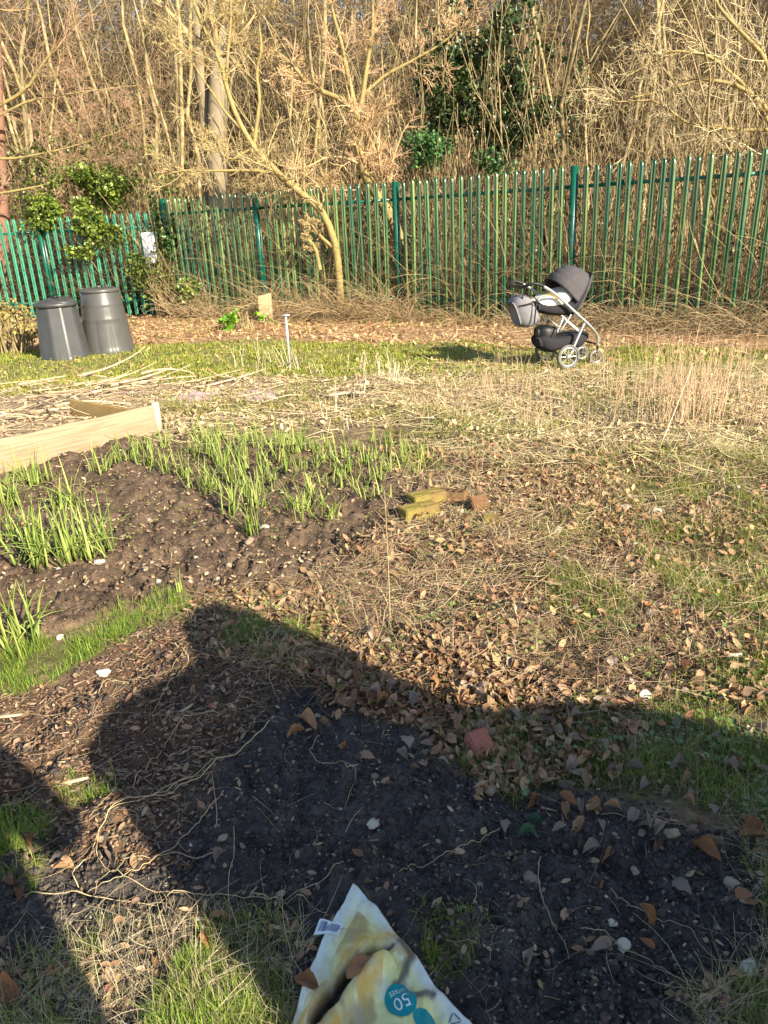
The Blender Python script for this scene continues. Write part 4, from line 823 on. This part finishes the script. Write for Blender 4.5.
for s in (-1, 1): tube1('strap', [(-.50,s*.12,.90),(-.545,s*.13,1.0),(-.56,s*.13,1.05),(-.57,s*.13,.98),(-.60,s*.13,.86)], .008, M['darkfabric'], bg_, 14)
tube1('pocket_seam', [(-.36,-.205,.80),(-.45,-.212,.84),(-.56,-.20,.82),(-.64,-.15,.80)], .007, M['darkfabric'], bg_, 14)
tube1('flap_strap', [(-.44,-.215,.88),(-.46,-.222,.74),(-.47,-.215,.58)], .009, M['darkfabric'], bg_, 12)
tube1('trim', [(-.385,-.15,.58),(-.375,-.12,.72),(-.40,-.10,.86),(-.46,-.05,.93)], .006, M['darkfabric'], bg_, 14)
# ------------------------------------------------------------------ bricks
def brickobj(name, px, py, size, rz, m, label, holes=False, lift=.0, tiltx=0, tilty=0, rough=.004, chip=None, group=None, cat='brick'):
    bm = bmesh.new(); bmesh.ops.create_cube(bm, size=1); bmesh.ops.scale(bm, vec=size, verts=bm.verts); 
    bmesh.ops.bevel(bm, geom=bm.edges[:], offset=.005, segments=2, affect='EDGES'); bmesh.ops.triangulate(bm, faces=bm.faces); bmesh.ops.subdivide_edges(bm, edges=[e for e in bm.edges if e.calc_length() > .02], cuts=3, use_grid_fill=True)
    for v in bm.verts:
        c = v.co; n_ = float(fbm(np.array([c.x*35+c.z*11]), np.array([c.y*35+c.z*23]), 9)[0])-.5; v.co += v.normal*n_*rough*3
        if chip and (c.x*chip[0]+c.y*chip[1]+c.z*chip[2]) > chip[3]: v.co -= Vector(chip[:3])*((c.x*chip[0]+c.y*chip[1]+c.z*chip[2])-chip[3])*.95
    me = bpy.data.meshes.new(name); bm.to_mesh(me); bm.free(); me.materials.append(m); o = bpy.data.objects.new(name, me); C.objects.link(o)
    p = at(px, py); o.location = (p[0], p[1], gz(p[0], p[1])+size[2]*.4+lift); o.rotation_euler = (tiltx, tilty, rz); tag(o, label, cat, group)
    if holes:
        for i in range(5):
            for j in range(2):
                v, f = lathe([(.012,.0),(.010,.001),(.001,.0012)], 12); h = mk('hole', v, f, M['black'], o); h.location = (-.085+i*.042, -.022+j*.044, size[2]/2+.003)
    return o
brickobj('brick', 419, 517, (.215,.10,.065), rad(28), M['brickmoss'], 'yellow mossy brick at the left of the brick group, front one', rough=.005)
brickobj('brick', 427, 507, (.215,.10,.065), rad(28), M['brickmoss'], 'yellow mossy brick lying against the back of the front brick', rough=.005, lift=.004)
brickobj('brick', 448, 502, (.215,.10,.065), rad(-22), M['brickold'], 'orange perforated brick showing a row of holes', holes=True, tiltx=rad(-6))
brickobj('brick_fragment', 479, 513, (.10,.09,.065), rad(10), M['brickold'], 'square broken brick piece standing right of the perforated brick', lift=.01, tiltx=rad(20))
brickobj('brick_fragment', 492, 525, (.09,.07,.045), rad(-15), M['brickmoss'], 'mossy rounded brick chunk in front of the square piece', chip=(.7,.5,.4,.03))
brickobj('brick_fragment', 466, 524, (.05,.04,.03), rad(40), M['brickold'], 'little brown brick crumb between the bricks')
brickobj('brick_fragment', 480, 750, (.068,.085,.05), rad(22), M['brick'], 'bright red brick piece lying on leaves in the shade', tiltx=rad(32), lift=.008, rough=.0012)
brickobj('brick_fragment', 212, 716, (.016,.02,.012), rad(22), M['brick'], 'tiny red brick crumb on the shaded bark chips')
# ------------------------------------------------------------------ stones
stm = []
for i in range(7):
    v, f = ico(3); s = np.array([1, random.uniform(.6, .9), random.uniform(.4, .65)]); n_ = fbm(v[:, 0]*1.3+i*5, v[:, 1]*1.3+v[:, 2]*2, i+60, 3); vv = v*(.45+1.1*n_[:, None])*s
    stm.append(mk('stone', vv, f, None, smooth=True, link=False).data)
def stone(px, py, r, white, label, group=None, cat='stone'):
    p = at(px, py); me = random.choice(stm); o = bpy.data.objects.new('stone', me); C.objects.link(o)
    if not me.materials: me.materials.append(M['stone'])
    o.material_slots[0].link = 'OBJECT'; o.material_slots[0].material = M['stonewhite'] if white else M['stone']
    o.location = (p[0], p[1], gz(p[0], p[1])+r*.45); o.scale = (r, r, r); o.rotation_euler = (random.uniform(-.3,.3), random.uniform(-.3,.3), random.uniform(0, 6.28)); tag(o, label, cat, group); return o
d0 = lambda py: 1.5/math.sin(TH+math.atan((py-512)/FP))/FP
for (px, py, rp, wh, lb) in [(531,889,9,0,'largest smooth tan stone on the dark soil'),(374,829,8,1,'pale flat stone in the middle of the dark shaded soil'),(103,673,7,1,'cream stone on the sunlit bark chips'),(644,697,8,1,'bright white flint at the shadow edge on the right'),
     (621,956,7,1,'elongated white pebble low on the dark soil'),(634,881,5,0,'small yellowish pebble near the right dark soil'),(670,842,7,0,'flat cream leaf shaped stone by the shaded grass'),(748,972,9,1,'white chip at the bottom right edge'),
     (612,932,5,1,'tiny white pebble left of the elongated one'),(732,893,8,0,'round tan stone right side of the dark soil'),(625,510,6,1,'white flint in the green patch, left of a pair'),(655,511,6,1,'white flint in the green patch, right of a pair'),
     (557,532,5,1,'white flint behind the twig litter'),(224,847,5,0,'tan pebble beside the pale roots'),(375,785,5,0,'yellowish pebble left of the leaf cluster'),(60,638,5,1,'white stone at the turf strip'),(160,590,4,1,'white stone by the lone short shoot'),(145,575,4,0,'cream stone on the brown bed front'),
     (230,573,5,0,'pinkish tan stone in the brown bed'),(102,573,5,1,'white flint in the arching leaf clumps'),(265,532,5,1,'white flint below the shoot rows'),(640,845-0,4,0,'small stone beside the flat cream stone'),(250,547,6,0,'pink stone below the front tuft'),(502,787,8,0,'grey brown stone under the red brick'),(490,797,6,0,'small round stone left of the grey brown one'),
     (292,423,4,1,'white flint among the shoots back row')]:
    stone(px, py, rp*d0(py), wh, lb)
for i in range(150):
    if i < 80: px = random.uniform(150, 760); py = random.uniform(770, 1010); lb, g = 'small tan pebble on the shaded dark soil', 'pebbles on the shaded dark soil'; r = random.uniform(.003, .008)
    elif i < 115: px = random.uniform(20, 400); py = random.uniform(460, 600); lb, g = 'small pebble on the sunlit brown bed', 'pebbles on the brown bed'; r = random.uniform(.006, .014)
    else: px = random.uniform(440, 760); py = random.uniform(420, 690); lb, g = 'pale flint among the dry litter on the right', 'flints in the dry litter'; r = random.uniform(.009, .02)
    if 295 < px < 480 and py > 885: continue
    stone(px, py, r, i >= 115 or random.random() < .15, lb, g)
# ------------------------------------------------------------------ fallen leaves, the largest ones
lms = [leaf_template(1, random.uniform(.5, .8), 11, random.uniform(-.6, 1.1), random.uniform(.1, 1.3), random.uniform(.10, .34), i) for i in range(9)]
lmd = []
for v, f in lms:
    k = len(v); P = np.array([[(.5,0,lms[0][0][-1][2]*0),( .62,.01,.02),(.75,.03,.0)]]); tv_, tf_ = tubes(P, np.full((1, 3), .012), 3); V = np.concatenate([v, tv_]); me = mk('fallen_leaf', V, [f, tf_+k], M['leafA'], smooth=True, link=False).data; lmd.append(me)
def leaf(px, py, L, mt, label, group=None, tilt=.35, lift=.01):
    p = at(px, py); o = bpy.data.objects.new('fallen_leaf', random.choice(lmd)); C.objects.link(o); o.material_slots[0].link = 'OBJECT'; o.material_slots[0].material = M[mt]
    o.location = (p[0], p[1], gz(p[0], p[1])+lift); o.scale = (L, L*random.uniform(.8, 1.15), L); o.rotation_euler = (random.uniform(-tilt, tilt), random.uniform(-tilt, tilt), random.uniform(0, 6.28)); tag(o, label, 'leaf', group); return o
for (px, py, L, mt, lb) in [(660,842,.06,'leafB','broad pale brown leaf on dark soil near the right'),(706,860,.085,'leafC','long curled brown leaf beside the right grass'),(750,842,.08,'leafC','orange brown leaf at the right edge, above the long one'),
    (734,768,.07,'leafB','grey leaf standing in the shaded grass'),(308,727,.08,'leafA','large curled tan leaf on bare soil left of the cluster'),(220,925,.05,'leafC','orange leaf at the straw edge left of the bag'),(22,905,.05,'leafC','reddish leaf on the soil at the lower left'),
    (116,812,.035,'leafC','small orange leaf upright on the sunlit strip'),(531,810,.06,'leafC','curled orange leaf below the brick piece'),(564,828,.05,'leafB','pale leaf at the edge of the shaded grass'),(8,1000,.10,'leafC','large brown leaf in the bottom left corner'),
    (366,758,.06,'leafA','tan leaf just below the leaf drift'),(748,712,.06,'leafA','bright tan leaf lit at the shadow edge, right'),(505,835,.05,'leafB','flat leaf on the soil under the brick'),(268,995,.06,'leafB','grey dead leaf in the straw left of the bag'),(600,750,.06,'leafA','tan leaf in the middle of the shaded grass')]:
    leaf(px, py, L, mt, lb)
cnt = 0
while cnt < 265:
    c = random.random()
    if c < .62:
        px = random.gauss(450, 80); py = 700+(px-450)*.12+random.gauss(0, 30)
        if not (280 < px < 640 and 640 < py < 790): continue
        lb, g = 'dry leaf in the drift along the shadow edge', 'leaves in the drift along the shadow edge'
    elif c < .8: px = random.uniform(560, 766); py = random.uniform(690, 860); lb, g = 'dry leaf lying in the shaded grass on the right', 'leaves in the shaded grass'
    elif c < .86: px = random.uniform(0, 760); py = random.uniform(830, 1010); lb, g = 'dry leaf on the shaded dark soil', 'leaves on the shaded dark soil'
    else: px = random.uniform(420, 766); py = random.uniform(560, 680); lb, g = 'dry leaf on the sunlit twig litter', 'leaves on the sunlit twig litter'
    if 290 < px < 480 and py > 880: continue
    leaf(px, py, random.uniform(.026, .058), random.choice(['leafA','leafA','leafB','leafB','leafC','leafB']), lb, g, .35, random.uniform(.006, .03)); cnt += 1
# clover-like green leaves near brick
for (px, py) in [(535,836),(527,852)]:
    p = at(px, py); a = leaf(px, py, .05, 'leafB', 'round green leaf of a seedling below the orange leaf' if py < 850 else 'lower round green leaf of the seedling', None, .2, .02); a.material_slots[0].material = mat('seedling_leaf', (.05,.12,.055), .5, .4, noise=.2); a['category'] = 'seedling leaf'; a.name = 'seedling_leaf'
# long pale roots / bindweed on the soil
def ground_strand(pts, r, label, cat='root', name='pale_root'):
    W_ = np.array([at(*q) for q in pts]); P = smooth_line(W_, 60); P[:, 2] = height(P[:, 0], P[:, 1])+.008+.010*np.abs(np.sin(np.linspace(0, 9, 60))); v, f = tubes(P[None], np.linspace(r, r*.5, 60)[None], 5)
    tag(mk(name, v, f, M['strand'], smooth=True), label, cat)
for pts, r, lb in [([(20,903),(80,905),(150,910),(210,905),(300,905),(345,880)], .0016, 'long pale root lying across the soil at lower left'),
    ([(275,730),(240,765),(190,795),(130,815),(105,840),(100,865),(130,890),(200,910)], .0018, 'pale root looping down from the middle to the sunlit strip'),
    ([(225,800),(190,840),(150,870),(120,890),(90,900)], .0014, 'thin root crossing the sunlit strip'),
    ([(80,892),(75,880),(90,865),(110,830),(150,810),(200,785),(225,770),(200,760),(170,765)], .0014, 'looped root with a hairpin bend on the shaded soil'),
    ([(225,870),(180,862),(140,865),(110,880),(95,905)], .0013, 'short arched root beside the straw'),
    ([(235,835),(236,870),(230,905),(234,960)], .0011, 'upright thin stem falling toward the straw'),
    ([(320,740),(310,755),(325,770),(355,775),(350,800),(345,815)], .0010, 'curly root on the soil left of the pale flat stone'),
    ([(500,835),(480,855),(440,870),(400,885)], .0012, 'thin root pointing at the bag tip'),
    ([(540,865),(538,890),(545,920),(560,945),(568,970)], .0013, 'wavy root running down beside the largest stone'),
    ([(600,825),(650,830),(690,838)], .0009, 'thin fibre right of the seedling'),
    ([(175,650),(190,670),(165,700),(150,730)], .0018, 'forked pale twig at the shadow edge on the left'),
    ([(100,700),(120,690),(170,680),(195,640)], .0013, 'pale twig across the bark chips'),
    ([(130,800),(150,770),(180,740),(230,715),(245,700)], .0013, 'long straight twig across the shaded chips'),
    ([(580,940),(620,960),(680,985),(740,1020)], .0013, 'pale grass stem crossing the lower right soil'),
    ([(610,900),(650,930),(690,950),(730,990)], .0011, 'second pale grass stem at lower right'),
    ([(250,905),(300,912),(330,930)], .0011, 'short pale stem reaching the bag'),
    ([(10,490),(40,488),(90,490)], .002, 'pale stem under the plank')]:
    ground_strand(pts, r, lb)
def chipwood(px, py, L, w_, rz, lb):
    p = at(px, py); v = BX0*np.array([L, w_, .008]); v[BX0[:, 0] > 0, 1] *= .4; o = mk('wood_splinter', v, BF, M['wood']); o.location = (p[0], p[1], gz(p[0], p[1])+.01); o.rotation_euler = (random.uniform(-.1,.1), random.uniform(-.1,.1), rz); o.modifiers.new('b', 'BEVEL').width = .002; tag(o, lb, 'wood splinter')
chipwood(12, 715, .10, .022, .1, 'flat pale wood splinter at the left edge'); chipwood(75, 790, .09, .018, .2, 'grey wood splinter lying in the sunlit strip'); chipwood(188, 722, .06, .012, .9, 'narrow splinter on the shaded chips'); chipwood(210, 752, .045, .02, .3, 'short buff splinter on the shaded chips')
# ------------------------------------------------------------------ compost bag
A3 = at(355,906); a1 = at(304,1040)[:2]-A3[:2]; a2 = at(472,1045)[:2]-A3[:2]; l1, l2 = np.linalg.norm(a1), np.linalg.norm(a2); e1, e2 = a1/l1, a2/l2
S1, S2 = .62, .60
hA = gz(*A3[:2])
def find_st(px, py):
    P = at(px, py, hA+.03)[:2]-A3[:2]; Mx = np.array([[e1[0]*S1, e2[0]*S2], [e1[1]*S1, e2[1]*S2]]); return np.linalg.solve(Mx, P)
SLIT = [find_st(*q) for q in ((394,951),(374,973),(346,1010),(334,1028),(322,1045))]; CREASE = [find_st(*q) for q in ((400,946),(413,962),(408,982),(398,1002),(412,1008),(436,996))]
def pdist(L, s, t):
    # distance to a polyline on the sheet, in metres; running length; fade at its ends
    X_ = e1[0]*s*S1+e2[0]*t*S2; Y_ = e1[1]*s*S1+e2[1]*t*S2; best = np.full(np.shape(X_), 9.); run = np.zeros(np.shape(X_)); acc = 0
    W_ = [(e1[0]*q[0]*S1+e2[0]*q[1]*S2, e1[1]*q[0]*S1+e2[1]*q[1]*S2) for q in L]
    for (x0, y0), (x1, y1) in zip(W_, W_[1:]):
        l = math.hypot(x1-x0, y1-y0); k = np.clip(((X_-x0)*(x1-x0)+(Y_-y0)*(y1-y0))/l/l, 0, 1); d = np.hypot(X_-x0-k*(x1-x0), Y_-y0-k*(y1-y0)); m_ = d < best; best = np.where(m_, d, best); run = np.where(m_, acc+k*l, run); acc += l
    return best, run, np.clip(run/.04, .0, 1)
def bagsurf(s, t, dz=0.):
    s = np.asarray(s, float); t = np.asarray(t, float); x = A3[0]+e1[0]*s*S1+e2[0]*t*S2; y = A3[1]+e1[1]*s*S1+e2[1]*t*S2
    bow = .026*np.sin(np.pi*np.clip(s/.75, 0, 1))*(1-np.clip(t, 0, 1)); x = x-e2[0]*bow; y = y-e2[1]*bow; bo2 = .012*np.sin(t*9)*(1-np.clip(s, 0, 1)); x = x-e1[0]*bo2; y = y-e1[1]*bo2
    ds = pdist(SLIT, s, t); rid = .034*np.exp(-((ds[0]-.02)/.022)**2)*ds[2]; sl_ = -.016*np.exp(-(ds[0]/.010)**2)*ds[2]; dc = pdist(CREASE, s, t); rid = rid+.014*np.exp(-(dc[0]/.02)**2)
    z = hA+.018+.028*np.sin(np.clip(s, 0, 1)*math.pi)**.5*np.sin(np.clip(t, 0, 1)*math.pi)**.5+rid+sl_+.035*(fbm(s*5+t*2, t*5-s*2, 88)-.5)+.014*bil(s*9+t*5, t*9-s*4, 90)+.008*(fbm(s*20, t*20, 89)-.5)+dz
    return np.stack([x, y, z], -1)
nb = 170; Sg, Tg = np.meshgrid(np.linspace(0, 1, nb), np.linspace(0, 1, nb)); edge = .006*(fbm(Sg*15, Tg*15, 3)-.5)
V = bagsurf(Sg+edge, Tg+edge).reshape(-1, 3); i_ = np.arange(nb*nb).reshape(nb, nb); F = np.stack([i_[:-1, :-1], i_[:-1, 1:], i_[1:, 1:], i_[1:, :-1]], -1).reshape(-1, 4)
n1 = fbm(Sg*5, Tg*5, 101); n2 = fbm(Sg*14, Tg*14, 102)
c = np.zeros((nb, nb, 3)); c[:] = (.72,.76,.70)
def mixc(c, col, w_): return c*(1-w_[..., None])+np.array(col)*w_[..., None]
ed = np.minimum(Sg, Tg)
c = mixc(c, (.80,.78,.26), np.clip((ed-.02)*14, 0, 1)*.85); c = mixc(c, (.80,.62,.12), np.clip((n1-.5)*6, 0, 1)*np.clip((ed-.05)*14, 0, 1)*.9)
c = mixc(c, (.74,.80,.66), np.clip((n2-.52)*8, 0, 1)*.6); c = mixc(c, (.36,.22,.10), np.clip((fbm(Sg*7+3, Tg*7, 103)-.58)*9, 0, 1)*.65*(ed > .08))
dS = pdist(SLIT, Sg, Tg); dC = pdist(CREASE, Sg, Tg)
c = mixc(c, (.70,.42,.07), np.clip(1-np.abs(dS[0]-.035)/.03, 0, 1)*(n1 > .42)*.8); c = mixc(c, (.40,.24,.12), np.clip(1-dS[0]/.03, 0, 1)*np.clip(n2*2-.5, 0, 1))
c = mixc(c, (.05,.035,.025), np.clip(1.4-dS[0]/(.004+.010*np.clip(dS[1]/.1, 0, 1)), 0, 1)); c = mixc(c, (.05,.045,.04), np.clip(1.5-dC[0]/(.004+.016*(n2-.3)), 0, 1)*.85)
bag = empty('compost_bag', (0, 0, 0)); tag(bag, 'crumpled pale yellow plastic compost bag lying flat on dark soil', 'plastic bag')
o = mk('sheet', V, F, M['bag'], bag, cols=c.reshape(-1, 3), smooth=True); sd = o.modifiers.new('s', 'SOLIDIFY'); sd.thickness = .004; sd.offset = -1
Vb = V.copy(); Vb[:, 2] = np.minimum(Vb[:, 2]-.006, hA+.004+height(V[:, 0], V[:, 1])-hA+.002)
# printed marks that follow the sheet
MINV = np.linalg.inv(np.array([[e1[0]*S1, e2[0]*S2], [e1[1]*S1, e2[1]*S2]]))
def decal(name, s0, t0, ang, polys, mt, par, dz=.0012):
    """polys: list of vertex arrays in metres on the sheet"""
    V = []; F = {3: [], 4: [], 0: []}; k = 0; Fl = []
    for q in polys:
        q = np.array(q, float); ca, sa = math.cos(ang), math.sin(ang); u = q[:, 0]*ca-q[:, 1]*sa; v_ = q[:, 0]*sa+q[:, 1]*ca
        st = MINV@np.stack([u, v_]); V.append(bagsurf(s0+st[0], t0+st[1], dz)); Fl.append(list(range(k, k+len(q)))); k += len(q)
    V = np.concatenate(V); return mk(name, V, [np.array([f]) for f in Fl], mt, par)
def find_st(px, py):
    P = at(px, py, hA+.03)[:2]-A3[:2]; Mx = np.array([[e1[0]*S1, e2[0]*S2], [e1[1]*S1, e2[1]*S2]]); return np.linalg.solve(Mx, P)
rect = lambda x, y, w_, h_: [(x, y), (x+w_, y), (x+w_, y+h_), (x, y+h_)]
def grid_rect(w_, h_, n=6): return [rect(-w_/2+i*w_/n, -h_/2+j*h_/n, w_/n, h_/n) for i in range(n) for j in range(n)]
sb_, tb_ = find_st(334,936); dd = decal('barcode', sb_, tb_, -.25, grid_rect(.050, .040), M['inkwhite'], bag)
bars = []; xx = -.020
while xx < .019:
    ww = random.choice((.0008, .0012, .002)); bars += [rect(xx, -.013+.0065*j, ww, .0065) for j in range(4)]; xx += ww+random.choice((.001, .0014, .002))
decal('barcode_lines', sb_, tb_, -.25, bars, M['ink'], dd, .0022)
sc_, tc_ = find_st(405,1011)
def disc(r, n=40): return [[(0, 0), (r*math.cos(2*math.pi*i/n), r*math.sin(2*math.pi*i/n)), (r*math.cos(2*math.pi*(i+1)/n), r*math.sin(2*math.pi*(i+1)/n))] for i in range(n)]
def polydisc(r, n=40):
    out = []
    for k in range(4):
        a, b = r*k/4, r*(k+1)/4
        for i in range(n):
            q0, q1 = 2*math.pi*i/n, 2*math.pi*(i+1)/n
            out.append([(a*math.cos(q0), a*math.sin(q0)), (b*math.cos(q0), b*math.sin(q0)), (b*math.cos(q1), b*math.sin(q1)), (a*math.cos(q1)+1e-6, a*math.sin(q1))])
    return out
badge = decal('volume_badge', sc_, tc_, 0, polydisc(.031), M['teal'], bag, .0018)
# sheet axes: image right is about +t; find sheet angle of the image direction wanted for the text
def img_ang(px, py, dirx, diry):
    a = find_st(px, py); b = find_st(px+dirx, py+diry); d = np.linalg.inv(MINV)@(b-a); return math.atan2(d[1], d[0])
def text_polys(txt, size):
    cu = bpy.data.curves.new('t', 'FONT'); cu.body = txt; cu.size = size; cu.align_x = 'CENTER'; cu.align_y = 'CENTER'; cu.resolution_u = 3; ob = bpy.data.objects.new('t', cu); C.objects.link(ob)
    bpy.context.view_layer.update(); me = bpy.data.meshes.new_from_object(ob.evaluated_get(bpy.context.evaluated_depsgraph_get())); bpy.data.objects.remove(ob)
    ps = [[tuple(me.vertices[i].co[:2]) for i in f.vertices] for f in me.polygons]; bpy.data.meshes.remove(me); return ps
# (s,t) handedness: mirror if e1 x e2 is negative
hand = 1
ta = img_ang(405,1011,-16,9)
def text_decal(name, txt, size, off, px, py, mt, par, dz, ang):
    ps = [[(x, (y)*hand) for (x, y) in [(a+off[0], b+off[1]) for a, b in q]] for q in text_polys(txt, size)]
    s_, t_ = find_st(px, py); return decal(name, s_, t_, ang, ps, mt, par, dz)
text_decal('badge_lettering', '50', .034, (0, .005), 405, 1011, M['inkwhite'], badge, .0030, ta)
text_decal('badge_lettering', 'LITRES', .011, (0, -.016), 405, 1011, M['inkwhite'], badge, .0030, ta)
s2_, t2_ = find_st(428,1024); decal('volume_badge', s2_, t2_, 0, polydisc(.02), M['teal'], bag, .0018)['label'] = 'smaller teal printed disc'
s3_, t3_ = find_st(456,1018); tri = []
for k in range(3):
    q0 = math.pi/2+k*2*math.pi/3; q1 = q0+2*math.pi/3; a = np.array([math.cos(q0), math.sin(q0)])*.016; b = np.array([math.cos(q1), math.sin(q1)])*.016
    for f0, f1 in ((.12, .5), (.5, .88)): tri.append([a+(b-a)*f0, a+(b-a)*f1, (a+(b-a)*f1)*.72, (a+(b-a)*f0)*.72])
decal('recycling_mark', s3_, t3_, img_ang(456,1018,1,0)+.2, tri, M['ink'], bag, .0018)
pl = bagsurf(*find_st(364,995)); o = leaf(364,995,.062,'leafC','reddish brown veined leaf lying on the plastic bag',None,.15,.0); o.location = (pl[0], pl[1], pl[2]+.006); o.rotation_euler = (.1,-.1,.7)
pl = bagsurf(*find_st(314,1003)); o = leaf(314,1003,.06,'leafC','dark brown leaf resting on the left edge of the bag',None,.15,.0); o.location = (pl[0], pl[1], pl[2]+.006)
# ------------------------------------------------------------------ casters of the near shadows behind the camera: an added unseen block, the photographer
ca_, sa_ = math.cos(SA), math.sin(SA); ax = np.array([-sa_, ca_]); bx_ = np.array([ca_, sa_])
out = [(.464,0)]; u0 = -1.5  # profile of the added block, traced back from the shadow outline
for (px, py) in [(80,762),(88,725),(112,698),(150,680),(188,660),(182,640),(180,622),(190,608),(207,604),(245,612),(320,640),(355,660),(400,682),(440,700),(480,709),(520,703),(560,701),(600,702),(640,707),(700,722),(768,742)]:
    p = at(px, py)[:2]; out.append((p@bx_, (p@ax-u0)*math.tan(SE)))
out += [(2.6,.9),(3.4,.8),(3.4,0)]
N = len(out); V = [(*(bx_*v_+ax*(u0-dd)), z) for dd in (0, 1.2) for v_, z in out]
F4 = np.array([(i, (i+1) % N, N+(i+1) % N, N+i) for i in range(N)]); o = mk('shadow_block', V, [F4, np.array([list(range(N))[::-1]]), np.array([list(range(N, 2*N))])], M['caster']); tag(o, 'unseen block added behind the viewpoint, shaped to shade the near soil', 'shadow caster')
def skin(name, verts, edges, radii, mt, parent=None, sub=2):
    me = bpy.data.meshes.new(name); me.from_pydata(verts, edges, []); o = bpy.data.objects.new(name, me); C.objects.link(o); o.modifiers.new('k', 'SKIN')
    if not me.skin_vertices: bpy.context.view_layer.objects.active = o; bpy.ops.mesh.customdata_skin_add()
    for i, r in enumerate(radii): me.skin_vertices[0].data[i].radius = (r, r) if not isinstance(r, tuple) else r
    me.skin_vertices[0].data[0].use_root = True; me.materials.append(mt); s = o.modifiers.new('s', 'SUBSURF'); s.levels = s.render_levels = sub
    if parent: o.parent = parent
    return o
vv = [(0,0,.95),(0,0,1.15),(0,.01,1.38),(0,.01,1.50),(0,.03,1.60),(0,.03,1.74),(.11,0,.90),(.13,0,.50),(.14,-.02,.09),(.14,.16,.03),(-.11,0,.90),(-.13,0,.50),(-.14,-.02,.09),(-.14,.16,.03),(.20,0,1.42),(.33,.05,1.18),(.13,.24,1.36),(-.20,0,1.42),(-.33,.05,1.18),(-.13,.24,1.36)]
ee = [(0,1),(1,2),(2,3),(3,4),(4,5),(0,6),(6,7),(7,8),(8,9),(0,10),(10,11),(11,12),(12,13),(2,14),(14,15),(15,16),(2,17),(17,18),(18,19)]
rr_ = [.17,.17,.19,.06,.10,.09,.11,.08,.06,.05,.11,.08,.06,.05,.08,.065,.045,.08,.065,.045]
o = skin('person', vv, ee, rr_, M['coat']); o.location = (*(ax*-.42+bx_*.02), 0); o.rotation_euler = (0, 0, .15); tag(o, 'person in a dark coat standing behind the viewpoint with raised hands', 'person')
